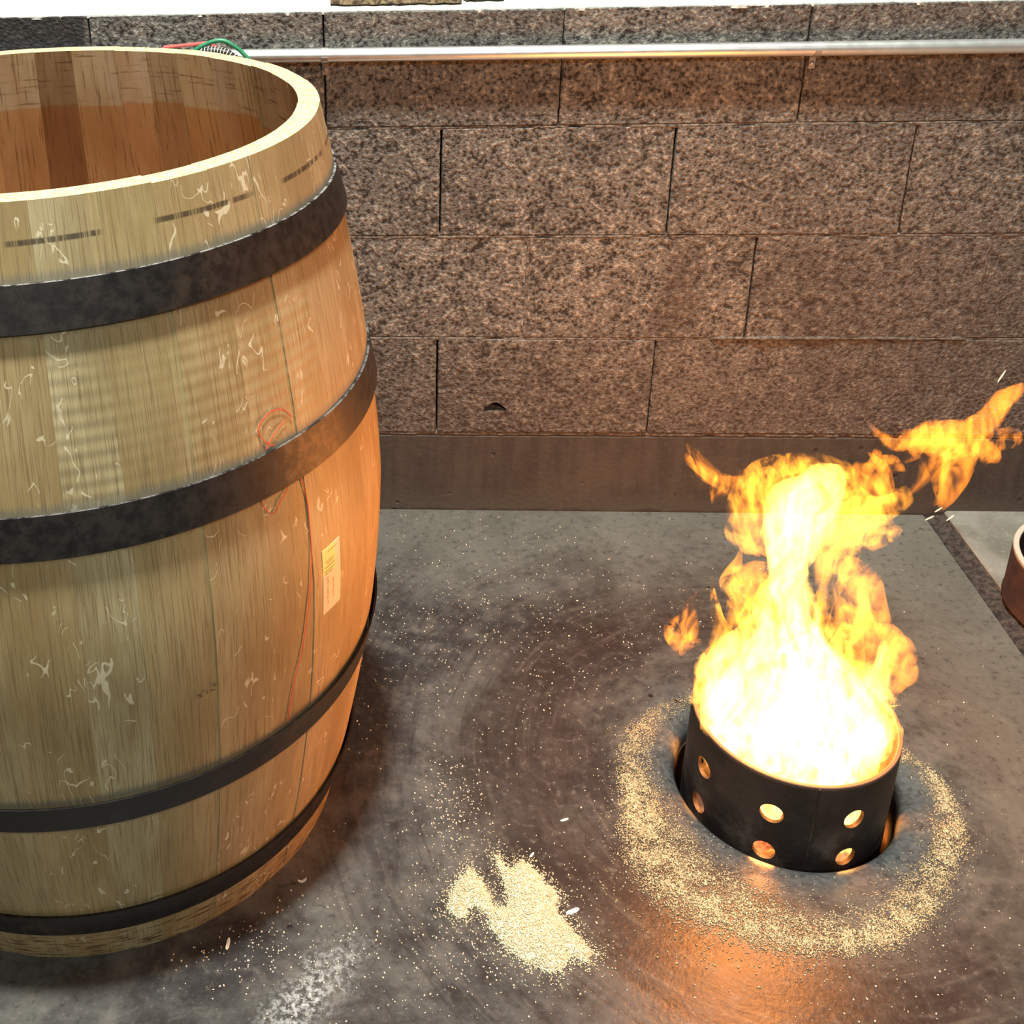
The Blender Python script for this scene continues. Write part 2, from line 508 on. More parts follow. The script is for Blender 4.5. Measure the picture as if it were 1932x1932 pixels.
def mat_rust():
    m = Mat('rusty_brown_steel')
    p = m.obj()
    z = m.sep(p)[2]
    n = m.noise(p, 45.0, 5, 0.65)
    c = m.mix(m.step(n, 0.35, 0.65), (0.024, 0.009, 0.006), (0.048, 0.018, 0.011))
    rim = m.step(m.ma('ADD', z, m.ma('MULTIPLY', n, 0.006)), 0.0915, 0.0985)
    c = m.mix(m.ma('MULTIPLY', rim, 0.85), c, (0.50, 0.44, 0.36))
    return m.bsdf(c, 0.75, 0.1, m.bump(n, 0.4, 0.002))


def mat_pipe():
    m = Mat('galvanised_conduit')
    p = m.pos()
    n = m.noise(p, 45.0, 4)
    return m.bsdf(m.mix(n, (0.62, 0.64, 0.64), (0.80, 0.82, 0.82)), m.ma('ADD', 0.30, m.ma('MULTIPLY', n, 0.12)), 0.85)


def mat_sawdust(name, a, b, dirt):
    m = Mat(name)
    p = m.pos()
    n, f = m.noise(p, 300.0, 3), m.noise(p, 30.0, 4)
    c = m.mix(m.step(n, 0.3, 0.7), a, b)
    c = m.mix(m.ma('MULTIPLY', m.step(f, 0.55, 0.72), dirt), c, (0.14, 0.085, 0.04))
    return m.bsdf(c, 0.9, 0.0, m.bump(n, 0.6, 0.002))


def mat_paper():
    m = Mat('printed_paper_label')
    uv = m.n('TexCoord').outputs['UV']
    u, v = m.sep(uv)[:2]
    c = m.mix(m.ma('MULTIPLY', m.ma('MULTIPLY', m.step(v, 0.60, 0.63), m.ma('SUBTRACT', 1.0, m.step(u, 0.62, 0.78))), 0.8),
              (0.80, 0.68, 0.50), (0.86, 0.78, 0.22))
    for i, (vv, a, b) in enumerate(((0.93, 0.25, 0.85), (0.80, 0.15, 0.62), (0.765, 0.2, 0.6), (0.72, 0.12, 0.66), (0.66, 0.08, 0.62), (0.62, 0.08, 0.55))):
        t = m.ma('MULTIPLY', m.band(v, vv - 0.007, vv + 0.007, 0.002), m.band(u, a, b, 0.01))
        if i not in (3, 4):
            t = m.ma('MULTIPLY', t, m.step(m.noise(m.com(u, 0.0, vv), 26.0, 1), 0.40, 0.46))
        c = m.mix(m.ma('MULTIPLY', t, 0.9), c, (0.10, 0.07, 0.03))
    for uu, wd, a, b, sc in ((0.24, 0.065, 0.12, 0.56, 46.0), (0.56, 0.05, 0.16, 0.50, 30.0)):
        t = m.ma('MULTIPLY', m.band(u, uu - wd, uu + wd, 0.008), m.band(v, a, b, 0.005))
        t = m.ma('MULTIPLY', t, m.step(m.noise(m.com(m.ma('MULTIPLY', u, 0.15), v, uu), sc * 1.6, 1), 0.45, 0.52))
        c = m.mix(m.ma('MULTIPLY', t, 0.75), c, (0.50, 0.20, 0.10))
    return m.bsdf(c, 0.6)


def mat_flame(name, col, dens, lo, hi):
    """glowing gas: emission per metre of depth, drawn out into rising streaks"""
    m = Mat(name)
    p = m.obj()
    x, y, z = m.sep(p)[:3]
    wv = m.n('TexNoise', {'Vector': p, 'Scale': 11.0, 'Detail': 1.0}).outputs['Color']
    q = m.n('VectorMath', {0: wv, 1: (0.09, 0.09, 0.05), 2: m.com(x, y, m.ma('MULTIPLY', z, 0.30))}, operation='MULTIPLY_ADD').outputs[0]
    n = m.noise(q, 70.0, 2.0, 0.6)
    st = m.ma('MULTIPLY', m.ma('ADD', 0.06, m.step(n, lo, hi)), dens)
    e = m.n('Emission', {'Color': col, 'Strength': st})
    m.nt.links.new(e.outputs[0], m.out.inputs['Volume'])
    return m.m


def mat_ember(name, col, st):
    m = Mat(name)
    p = m.obj()
    n = m.noise(p, 70.0, 4)
    e = m.n('Emission', {'Color': m.mix(m.step(n, 0.35, 0.65), tuple(x * 0.25 for x in col), col), 'Strength': st})
    m.nt.links.new(e.outputs[0], m.out.inputs[0])
    return m.m


# ================================================================== the setting
M_BLOCK, M_MORTAR, M_CURB, M_FLOOR, M_PIT = mat_block(), mat_mortar(), mat_curb(), mat_floor(), mat_pit()
M_SLAB, M_DIRT, M_LEDGE = mat_slab(), mat_dirt(), mat_ledge()


def build_floor():
    """slab with a round pit: rings around the pit that open out to the slab's rectangle"""
    X0, X1, Y0, Y1 = -2.6 - FX, 0.945 - FX, -3.4 - FY, 0.10 - FY
    ang = [2 * PI * k / 240 for k in range(240)]
    for cx_, cy_ in ((X0, Y0), (X0, Y1), (X1, Y0), (X1, Y1)):
        t = math.atan2(cy_, cx_) % (2 * PI)
        i = min(range(240), key=lambda k: abs(ang[k] - t))
        ang[i] = t

    def edge(t):
        c, s = math.cos(t), math.sin(t)
        d = []
        if abs(c) > 1e-9:
            d.append((X1 if c > 0 else X0) / c)
        if abs(s) > 1e-9:
            d.append((Y1 if s > 0 else Y0) / s)
        return min(d)
    radii = [(0.1530, -0.045), (0.1535, -0.026), (0.156, -0.017), (0.162, -0.0105), (0.170, -0.0065), (0.182, -0.0035), (0.20, -0.0012), (0.225, 0.0), (0.26, 0.0)]
    v, f = [], []
    n = len(ang)
    for r, z in radii:
        for t in ang:
            k = 1 + 0.006 * math.sin(3 * t + 1) if r < 0.2 else 1
            v.append((FX + r * k * math.cos(t), FY + r * k * math.sin(t), z))
    for t in ang:
        e = edge(t)
        v.append((FX + e * math.cos(t), FY + e * math.sin(t), 0.0))
    rows = len(radii) + 1
    for i in range(rows - 1):
        for k in range(n):
            a, b = i * n + k, i * n + (k + 1) % n
            f.append((a, a + n, b + n, b))
    me = py_mesh('floor', v, f)
    o = put('floor', me, M_FLOOR, smooth=40)
    tag(o, 'dark worn concrete floor with swirled trowel marks around the fire pit', kind='structure')
    # shaft of the pit, a part of the floor
    bm = bmesh.new()
    lathe(bm, [(0.1532, -0.04), (0.1532, -0.20), (0.0, -0.20), (0.0, -0.215), (0.170, -0.215), (0.170, -0.04)], 96)
    bmesh.ops.remove_doubles(bm, verts=bm.verts, dist=1e-5)
    p = put('pit_shaft', bm_mesh('pit_shaft', bm), M_PIT, smooth=40)
    p.location = (FX, FY, 0)
    p.parent = o
    return o


floor = build_floor()

bm = bmesh.new()
add_box(bm, 0.984, 2.6, -3.4, 0.10, -0.12, 0.010, 0.004)
tag(put('floor', bm_mesh('pale_slab', bm), M_SLAB), 'paler concrete slab to the right of the dirt-filled floor joint', kind='structure')

v, f = [], []
NX, NY = 10, 420
for j in range(NY + 1):
    for i in range(NX + 1):
        x = 0.9435 + 0.046 * i / NX
        y = -3.4 + 3.45 * j / NY
        h = 0.009 * i / NX - 0.005 + 0.012 * (mnoise.noise((x * 60, y * 45, 0)) * 0.5 + 0.25 * mnoise.noise((x * 140, y * 120, 3)))
        if i == 0:
            h = -0.012
        v.append((x + 0.003 * mnoise.noise((0, y * 30, i)), y, h))
for j in range(NY):
    for i in range(NX):
        a = j * (NX + 1) + i
        f.append((a, a + 1, a + NX + 2, a + NX + 1))
tag(put('trim_1', py_mesh('joint', v, f), M_DIRT, smooth=60), 'strip of brown dirt filling the floor joint on the right', kind='structure')

# ---- block wall
bm = bmesh.new()
add_box(bm, -2.7, 2.7, 0.125, 0.195, 0.0, 0.984)
wall = tag(put('wall_back', bm_mesh('wall_core', bm), M_MORTAR), 'low wall of rough grey-brown concrete blocks behind the barrel', kind='structure')

bm = bmesh.new()
add_box(bm, -2.7, 2.7, 0.001, 0.124, -0.02, ZC - 0.004, 0.004)
tag(put('baseboard_back', bm_mesh('footing', bm), M_CURB), 'smooth cast concrete footing under the block wall', kind='structure')


def block_mesh(length, seed):
    rnd = random.Random(seed)
    bm = bmesh.new()
    add_box(bm, 0, length, 0, 0.12, 0, HB - 0.0045, 0.0018, 1)
    for q in bm.verts:
        q.co.x += rnd.uniform(-0.0008, 0.0008)
        q.co.z += rnd.uniform(-0.001, 0.001)
        if q.co.y < 0.02:
            q.co.y += rnd.uniform(-0.0008, 0.0008)
    return bm_mesh('block', bm)


def weep_hole(me):
    """cut the half-round weep hole into a copy of a block, near its foot"""
    o = bpy.data.objects.new('cut_block', me)
    COL.objects.link(o)
    bm = bmesh.new()
    prof = [(-0.0225, 0), (0.0225, 0), (0.0205, 0.007), (0.013, 0.0135), (0.004, 0.0195), (-0.004, 0.019), (-0.012, 0.014), (-0.020, 0.008)]
    a = [bm.verts.new((x, -0.05, z)) for x, z in prof]
    b = [bm.verts.new((x, 0.09, z)) for x, z in prof]
    bm.faces.new(a)
    bm.faces.new(b[::-1])
    for k in range(8):
        bm.faces.new((a[k], b[k], b[(k + 1) % 8], a[(k + 1) % 8]))
    c = bpy.data.objects.new('cutter', bm_mesh('cutter', bm))
    COL.objects.link(c)
    return o, c


def boolean(o, c):
    md = o.modifiers.new('cut', 'BOOLEAN')
    md.operation = 'DIFFERENCE'
    md.solver = 'EXACT'
    md.object = c
    dg = bpy.context.evaluated_depsgraph_get()
    me = bpy.data.meshes.new_from_object(o.evaluated_get(dg))
    bpy.data.objects.remove(o)
    bpy.data.objects.remove(c)
    return me


blk = [block_mesh(WB - 0.0032, s) for s in range(4)]
courses = [(0, 0.0), (1, 0.160), (2, 0.0), (3, 0.2008)]
for k, x0 in courses:
    for i in range(-6, 6):
        me = blk[(i * 3 + k) % 4]
        bx = x0 + i * WB + 0.0016
        if k == 0 and i == 0:
            o, c = weep_hole(me.copy())
            c.location = (0.111 - bx, 0, 0.225 - (ZC + 0.00225))
            me = boolean(o, c)
        ob = put('concrete_block', me, M_BLOCK, wall)
        ob.location = (bx, random.uniform(0.0, 0.002), ZC + k * HB + 0.00225)

# smeared mortar beds between the courses, one part each
for k in range(0, 4):
    zc = ZC + k * HB - (0.001 if k else 0.002)
    v, f = [], []
    n, rows = 900, 6
    for i in range(n + 1):
        x = -2.6 + 5.2 * i / n
        wv = 0.5 + 0.5 * mnoise.noise((x * 7, k * 9.1, 0))
        lip = 0.0030 + 0.0040 * wv + 0.003 * mnoise.noise((x * 55, k, 2))
        dep = 0.0012 - 0.0014 * max(0, mnoise.noise((x * 9, k * 3.3, 5))) + 0.012 * max(0.0, mnoise.noise((x * 24, k, 8)) - 0.05)
        for j in range(rows + 1):
            s = j / rows * 2 - 1
            y = dep + 0.007 * abs(s) ** 3 + 0.0016 * mnoise.noise((x * 120, j * 1.3, k))
            v.append((x, y, zc + s * lip))
        v.append((x, 0.11, zc + lip * 0.2))
        v.append((x, 0.11, zc - lip * 0.2))
    m = rows + 3
    for i in range(n):
        for j in range(m):
            a, b = i * m + j, i * m + (j + 1) % m
            f.append((a, b, b + m, a + m))
    f.append(tuple(range(m)))
    f.append(tuple(n * m + j for j in range(m))[::-1])
    put('mortar_joint', py_mesh('mortar', v, f), M_MORTAR, wall, smooth=60)

# a bead of squeezed-out mortar under the second course, right of the middle
bead = []
for i in range(121):
    x = 0.50 + 0.455 * i / 120
    bead.append((x, 0.0005 + 0.0012 * mnoise.noise((x * 40, 0, 0)), ZC + HB + 0.0015 + 0.002 * mnoise.noise((x * 12, 3, 0))))
bm = bmesh.new()
add_tube(bm, bead, [0.0012 + 0.0034 * max(0.12, min(1.0, 0.55 + 1.2 * mnoise.noise((q[0] * 14, 7, 1)))) * (1 if 3 < i < 118 else 0.3) for i, q in enumerate(bead)], 8)
put('mortar_bead', bm_mesh('mortar_bead', bm), M_MORTAR, wall, smooth=60)

# head joints that were buttered full
for k, hx in ((1, 0.160), (0, 0.8032), (1, 0.9632), (3, 1.004)):
    v, f = [], []
    n = 40
    for i in range(n + 1):
        z = ZC + k * HB + 0.004 + (HB - 0.008) * i / n
        for dx, y in ((-0.004, 0.004), (-0.0022, 0.0008), (0.0022, 0.0008), (0.004, 0.004), (0.0, 0.1)):
            v.append((hx + dx + 0.0012 * mnoise.noise((z * 60, dx * 300, k)), y + 0.0014 * mnoise.noise((z * 110, dx * 300, hx)), z))
    for i in range(n):
        for j in range(5):
            a, c_ = i * 5 + j, i * 5 + (j + 1) % 5
            f.append((a, c_, c_ + 5, a + 5))
    f.append(tuple(range(5)))
    f.append(tuple(n * 5 + j for j in range(5))[::-1])
    put('mortar_joint', py_mesh('mortar', v, f), M_MORTAR, wall, smooth=60)

# ---- pale ledge on top of the wall
v, f = [], []
n, rows = 520, 5
ys = [0.0, 0.010, 0.03, 0.10, 0.4, 1.6]
for i in range(n + 1):
    x = -2.6 + 5.2 * i / n
    e = 0.006 * mnoise.noise((x * 28, 0, 1)) + 0.004 * mnoise.noise((x * 90, 0, 4)) + 0.005 * mnoise.noise((x * 5, 0, 2))
    v.append((x, 0.004 + e, 0.9825))
    for j, y in enumerate(ys):
        z = 0.9875 if j == 0 else 0.9895 + 0.0012 * mnoise.noise((x * 40, y * 40, 7))
        v.append((x, y + 0.005 + (e if j < 2 else 0), z))
    v.append((x, 1.605, 0.9))
m = len(ys) + 2
for i in range(n):
    for j in range(m - 1):
        a = i * m + j
        f.append((a, a + m, a + m + 1, a + 1))
tag(put('trim_2', py_mesh('ledge', v, f), M_LEDGE, smooth=50), 'bright pale ledge along the top of the block wall', kind='structure')


# ================================================================== the barrel
M_WOOD, M_HOOP = mat_wood(), mat_hoop()
BX, BY, BH = -0.5179, -0.6661, 1.0025


def rad(z):
    t = 2 * z / BH - 1
    return 0.346 + 0.0705 * (1 - abs(t) ** (1.75 if t < 0 else 1.5))


def surf(th, z, off=0.0):
    r = rad(z) + off
    return (r * math.cos(th), r * math.sin(th), z)


barrel = thing('barrel', 'large pale oak barrel with four black hoops and no head', 'barrel', (BX, BY, 0))
seams = [-1.685, -1.5, -1.305, -1.150, -0.958, -0.775, -0.612, -0.462, -0.302, -0.11]
rg = random.Random(3)
t = seams[-1]
while t < 2 * PI - 1.685 - 0.24:
    t += rg.uniform(0.13, 0.20)
    seams.append(t)
seams.append(2 * PI - 1.685)
fixed = {0: (0.98, 0.96, 0.90), 1: (0.97, 0.91, 0.78), 2: (1.08, 1.12, 1.13), 3: (0.98, 0.94, 0.82), 4: (1.05, 1.01, 0.92),
         5: (1.0, 0.94, 0.86), 6: (1.06, 1.0, 0.95), 7: (0.98, 0.92, 0.88), 8: (1.06, 1.02, 1.0)}
NZ, NT = 18, 5
for i in range(len(seams) - 1):
    a, b = seams[i] + 0.00012, seams[i + 1] - 0.00012
    dr = rg.uniform(-0.0006, 0.0006)
    top = BH + rg.uniform(-0.0006, 0.0006)
    v, f = [], []
    for sgn in (0, 1):
        for k in range(NZ + 1):
            for q in range(NT + 1):
                z = top * k / NZ
                th = a + (b - a) * q / NT
                r = rad(min(z, BH)) + dr - (0.030 + (0.004 * max(0, (z - 0.93) / 0.07) * -1) if sgn else 0.0)
                v.append((r * math.cos(th), r * math.sin(th), z))
    m = NT + 1
    N = (NZ + 1) * m
    for k in range(NZ):
        for q in range(NT):
            x = k * m + q
            f.append((x, x + 1, x + m + 1, x + m))
            f.append((N + x, N + x + m, N + x + m + 1, N + x + 1))
        x = k * m
        f.append((x, x + m, N + x + m, N + x))
        x = k * m + NT
        f.append((x, N + x, N + x + m, x + m))
    for q in range(NT):
        f.append((q, N + q, N + q + 1, q + 1))
        x = NZ * m + q
        f.append((x, x + 1, N + x + 1, N + x))
    st = put('stave', py_mesh('stave', v, f), M_WOOD, barrel, smooth=30)
    mid = ((a + b) / 2 + PI) % (2 * PI) - PI
    if i in fixed:
        c = fixed[i]
    elif 1.60 < mid < 1.76:
        c = (0.56, 0.48, 0.42)
    else:
        g = rg.uniform(0.82, 1.08)
        c = (g, g * rg.uniform(0.95, 1.0), g * rg.uniform(0.88, 1.0))
    st.color = (*c, 1.0 if i in (2, 4, 5, 6) else 0.35 if i == 3 else 0.0)

for lo, hi in HOOPS:
    bm = bmesh.new()
    flare = 0.0035
    prof = []
    upper = lo > 0.5
    for z in (lo, lo + 0.004, (lo + hi) / 2, hi - 0.003, hi):
        e = 0.0032 + (flare * (hi - z) / (hi - lo) if upper else flare * (z - lo) / (hi - lo))
        prof.append((rad(z) + e, z))
    ins = [(r - 0.0028, z) for r, z in prof][::-1]
    lathe(bm, prof + ins, 160)
    put('hoop', bm_mesh('hoop', bm), M_HOOP, barrel, smooth=30)

# red crayon drawn on the staves, and the paper label
M_CRAYON = plain('red_crayon', (0.62, 0.085, 0.04), 0.7, var=0.2, scale=400)


def crayon(pts, wd):
    P = catmull(pts, 60)
    v, f = [], []
    for i, q in enumerate(P):
        d = P[min(i + 1, 60)] - P[max(i - 1, 0)]
        d = np.array((d[0] * 0.4, d[1]))
        d /= np.linalg.norm(d)
        nx, nz = -d[1] / 0.4, d[0]
        h = wd * (0.75 + 0.5 * mnoise.noise((q[0] * 60, q[1] * 60, 0)))
        for s in (-1, 1):
            v.append(surf(q[0] + s * nx * h, q[1] + s * nz * h, 0.0007))
        for s in (-1, 1):
            v.append(surf(q[0] + s * nx * h, q[1] + s * nz * h, 0.0012))
    for i in range(60):
        a = i * 4
        f += [(a + 2, a + 3, a + 7, a + 6), (a, a + 4, a + 5, a + 1), (a, a + 2, a + 6, a + 4), (a + 1, a + 5, a + 7, a + 3)]
    put('crayon_mark', py_mesh('crayon', v, f), M_CRAYON, barrel)['label'] = 'red crayon line drawn on the staves'


crayon([(-0.63, 0.718), (-0.6436, 0.726), (-0.6661, 0.7323), (-0.7015, 0.7355), (-0.7267, 0.7322), (-0.7485, 0.7264), (-0.7552, 0.7195), (-0.7429, 0.7089), (-0.7233, 0.7007), (-0.7055, 0.6964)], 0.0009)
crayon([(-0.6545, 0.7172), (-0.6858, 0.7131), (-0.7223, 0.703), (-0.7366, 0.6967)], 0.0006)
crayon([(-0.6749, 0.6438), (-0.6906, 0.637), (-0.7152, 0.6299), (-0.7335, 0.6216), (-0.7507, 0.6216), (-0.7668, 0.6299), (-0.7746, 0.6397), (-0.7743, 0.6450)], 0.0006)
crayon([(-0.6268, 0.645), (-0.6178, 0.6292), (-0.6117, 0.6076), (-0.6131, 0.5733), (-0.6169, 0.5387), (-0.6295, 0.5052), (-0.6431, 0.4709), (-0.6646, 0.4216), (-0.6888, 0.3875), (-0.7066, 0.3504), (-0.7149, 0.3190)], 0.0008)

v, f, uvs = [], [], []
n, m = 5, 7
for j in range(m + 1):
    for i in range(n + 1):
        s, q = i / n, j / m
        v.append(surf(-0.5716 + 0.0885 * s, 0.4432 + 0.0909 * q, 0.0009))
        uvs.append((s, q))
for j in range(m):
    for i in range(n):
        a = j * (n + 1) + i
        f.append((a, a + 1, a + n + 2, a + n + 1))
me = py_mesh('paper_label', v, f)
ul = me.uv_layers.new(name='UVMap')
for lp in me.loops:
    ul.data[lp.index].uv = uvs[lp.vertex_index]
lab = put('paper_label', me, mat_paper(), barrel)
lab['label'] = 'small printed paper label stuck on the stave'
md = lab.modifiers.new('thick', 'SOLIDIFY')
md.thickness = 0.0004
# small burnt-ink stamp
M_INK = plain('brown_stamp_ink', (0.07, 0.035, 0.02), 0.8)
v, f = [], []
rs = random.Random(4)
for k in range(12):
    a, z = -1.0 + rs.uniform(-0.026, 0.03), 0.4365 + rs.uniform(-0.0065, 0.0065)
    z += (a + 0.985) * 0.05
    L, hgt = rs.uniform(0.004, 0.012), rs.uniform(0.0006, 0.0011)
    b0 = len(v)
    for off in (0.0007, 0.0011):
        v += [surf(a, z, off), surf(a + L, z + 0.001, off), surf(a + L, z + 0.001 + hgt, off), surf(a, z + hgt, off)]
    f += [(b0 + 4, b0 + 5, b0 + 6, b0 + 7), (b0, b0 + 3, b0 + 2, b0 + 1)] + [(b0 + i, b0 + (i + 1) % 4, b0 + 4 + (i + 1) % 4, b0 + 4 + i) for i in range(4)]
put('ink_stamp', py_mesh('ink_stamp', v, f), M_INK, barrel)['label'] = 'small smudged dark stamp on the wood'


# ================================================================== conduit, valve, hose, boards on the wall
M_PIPE = mat_pipe()
M_CHROME = plain('dull_plated_steel', (0.45, 0.43, 0.40), 0.35, 0.9)
PZ, PY, PR = 0.9165, -0.0135, 0.0119
conduit = thing('conduit', 'long galvanised steel conduit clamped along the top of the block wall', 'pipe', (0, PY, PZ))
bm = bmesh.new()
add_tube(bm, [(-2.5, 0, 0.003), (-1, 0, 0.002), (0, 0, 0.001), (1.0, 0, 0), (2.5, 0, -0.001)], PR, 24)
put('pipe', bm_mesh('pipe', bm), M_PIPE, conduit, smooth=50)
for sx in (0.612, -0.199):
    bm = bmesh.new()
    a = [(PR + 0.0004) * k for k in (1, 1.16)]
    prof = [(a[0], -0.0055), (a[1], -0.0055), (a[1], 0.0055), (a[0], 0.0055)]
    lathe(bm, prof, 28, -PI * 0.98, PI * 0.5)
    bmesh.ops.rotate(bm, verts=bm.verts, cent=(0, 0, 0), matrix=Matrix.Rotation(PI / 2, 3, 'Y'))
    bmesh.ops.rotate(bm, verts=bm.verts, cent=(0, 0, 0), matrix=Matrix.Rotation(PI / 2, 3, 'X'))
    add_box(bm, -0.0055, 0.0055, 0.0095, 0.0125, -0.036, -0.010, 0.0008)
    st = put('pipe_strap', bm_mesh('pipe_strap', bm), M_CHROME, conduit, smooth=40)
    st.location = (sx, 0, 0.0005)
    bm = bmesh.new()
    lathe(bm, [(0, -0.004), (0.0042, -0.004), (0.0042, -0.001), (0.0028, 0.0015), (0, 0.002)], 12, closed_prof=False)
    bmesh.ops.rotate(bm, verts=bm.verts, cent=(0, 0, 0), matrix=Matrix.Rotation(PI / 2, 3, 'X'))
    sc = put('screw', bm_mesh('screw', bm), M_CHROME, st, smooth=40)
    sc.location = (0, 0.0085, -0.026)

M_RED = plain('red_vinyl', (0.60, 0.13, 0.12), 0.45, var=0.1)
M_GREEN = plain('green_hose_rubber', (0.03, 0.22, 0.11), 0.45, var=0.15)
M_BLACK = plain('black_rubber', (0.012, 0.012, 0.013), 0.5)
M_WHITE = plain('white_plastic', (0.70, 0.70, 0.66), 0.5)
valve = thing('ball_valve', 'small ball valve with a flat red lever behind the barrel rim', 'valve', (-0.385, -0.062, 0.915))
bm = bmesh.new()
add_tube(bm, [(-0.030, 0, 0.002), (-0.018, 0, 0.002), (-0.016, 0, 0.002), (0.016, 0, 0.002), (0.018, 0, 0.002), (0.034, 0, 0.0)],
         [0.008, 0.008, 0.0125, 0.0125, 0.009, 0.009], 14)
add_tube(bm, [(0.006, 0, 0.010), (0.006, 0, 0.024)], 0.0045, 10)
put('valve_body', bm_mesh('valve_body', bm), M_CHROME, valve, smooth=40)
bm = bmesh.new()
P = [(0.016, 0, 0.018), (0.010, 0, 0.025), (0.002, 0, 0.0335), (-0.010, 0, 0.0345), (-0.045, 0, 0.0315), (-0.080, 0, 0.0285)]
for (a, b) in zip(P[:-1], P[1:]):
    pass
vv = []
for q in P:
    for dy, dz in ((-0.008, 0), (0.008, 0), (0.008, 0.0032), (-0.008, 0.0032)):
        vv.append(bm.verts.new((q[0], q[1] + dy, q[2] + dz)))
for i in range(len(P) - 1):
    for k in range(4):
        bm.faces.new((vv[i * 4 + k], vv[i * 4 + (k + 1) % 4], vv[i * 4 + 4 + (k + 1) % 4], vv[i * 4 + 4 + k]))
bm.faces.new(vv[:4][::-1])
bm.faces.new(vv[-4:])
bmesh.ops.bevel(bm, geom=bm.edges[:], offset=0.0009, segments=2, affect='EDGES')
put('lever', bm_mesh('lever', bm), M_RED, valve, smooth=40)['label'] = 'red vinyl-coated lever'

hose = thing('air_hose', 'green hose with black and white coil guard looping over the valve', 'hose', (-0.379, -0.088, 0.928))
bm = bmesh.new()
add_tube(bm, catmull([(-0.075, 0.0, -0.08), (-0.058, 0, -0.03), (-0.040, 0, 0.004), (-0.020, 0, 0.022), (0.012, 0, 0.0325), (0.035, 0, 0.024), (0.058, 0, 0.002), (0.072, 0, -0.03), (0.08, 0, -0.08)], 40), 0.0038, 10)
put('hose', bm_mesh('hose', bm), M_GREEN, hose, smooth=60)
bm = bmesh.new()
Pg = catmull([(-0.052, -0.006, -0.034), (-0.032, -0.006, 0.000), (-0.010, -0.006, 0.0155), (0.012, -0.006, 0.016), (0.034, -0.006, 0.008), (0.054, -0.006, -0.018)], 60)
add_tube(bm, Pg, 0.0062, 10)
put('guard_sleeve', bm_mesh('guard_sleeve', bm), M_BLACK, hose, smooth=60)
bm = bmesh.new()
hel = []
for i in range(0, 361):
    s = i / 360 * 60
    k = min(int(s), 59)
    q = Pg[k] + (Pg[k + 1] - Pg[k]) * (s - k)
    tg = Vector(Pg[k + 1] - Pg[k]).normalized()
    nb = Vector((0, 1, 0))
    nn = tg.cross(nb)
    an = i / 360 * 2 * PI * 22
    hel.append(Vector(q) + (nn * math.cos(an) + nb * math.sin(an)) * 0.0068)
add_tube(bm, hel, 0.0008, 5)
put('guard_coil', bm_mesh('guard_coil', bm), M_WHITE, hose, smooth=60)

M_BOARD = Mat('weathered_board_lit_top')
p = M_BOARD.pos()
zz = M_BOARD.sep(M_BOARD.n('NewGeometry').outputs['True Normal'])[2]
nn = M_BOARD.noise(p, 120.0, 4, 0.65)
cc = M_BOARD.mix(M_BOARD.step(nn, 0.35, 0.65), (0.05, 0.028, 0.016), (0.34, 0.24, 0.14))
cc = M_BOARD.mix(M_BOARD.step(zz, 0.7, 0.9), cc, M_BOARD.mix(nn, (0.45, 0.42, 0.34), (0.75, 0.72, 0.62)))  # upward faces paled, the overexposed top light put into the colour
M_BOARD = M_BOARD.bsdf(cc, 0.85, 0.0, M_BOARD.bump(nn, 0.6, 0.004))


def board(label, x0, x1, y0, y1, z0, th, rot, seed):
    rnd = random.Random(seed)
    n = 26
    v, f = [], []
    out = []
    for i in range(n):
        t = i / (n - 1)
        out.append((x0 + (x1 - x0) * t, y0 + 0.0035 * rnd.uniform(-1, 1) + (0.012 * (1 - t * 12) if t < 0.08 else 0)))
    for i in range(n):
        t = 1 - i / (n - 1)
        out.append((x0 + (x1 - x0) * t, y1 + 0.003 * rnd.uniform(-1, 1)))
    k = len(out)
    cxm, cym = (x0 + x1) / 2, (y0 + y1) / 2
    for z, ins in ((0.0, 0.006), (0.0035, 0.0), (th - 0.003, 0.001), (th, 0.005)):
        for x, y in out:
            v.append((x + (cxm - x) * ins * 4, y + math.copysign(ins, cym - y), z + rnd.uniform(-0.0006, 0.0006)))
    for r in range(3):
        for i in range(k):
            a, b = r * k + i, r * k + (i + 1) % k
            f.append((a, b, b + k, a + k))
    f.append(tuple(range(k))[::-1])
    f.append(tuple(range(3 * k, 4 * k)))
    o = put('board', py_mesh('board', v, f), M_BOARD, smooth=35)
    o.location = (0, 0, z0)
    o.rotation_euler.z = rot
    return tag(o, label, 'board')


board('longer weathered board with its lit top painted pale lying along the edge of the ledge', -0.190, 0.033, 0.034, 0.17, 0.9905, 0.0135, 0.012, 1)
board('shorter thin grey board end just right of the longer ledge board', 0.036, 0.106, 0.058, 0.19, 0.9905, 0.008, 0.0, 2)


# ================================================================== the fire pot and its neighbour
M_POT, M_RUST = mat_pot(), mat_rust()
PT, PB, PO, PI_ = 0.1172, -0.199, 0.1399, 0.1339
pot = thing('fire_pot', 'black steel fire pot with round holes standing in the floor pit', 'fire pot', (FX, FY, 0))


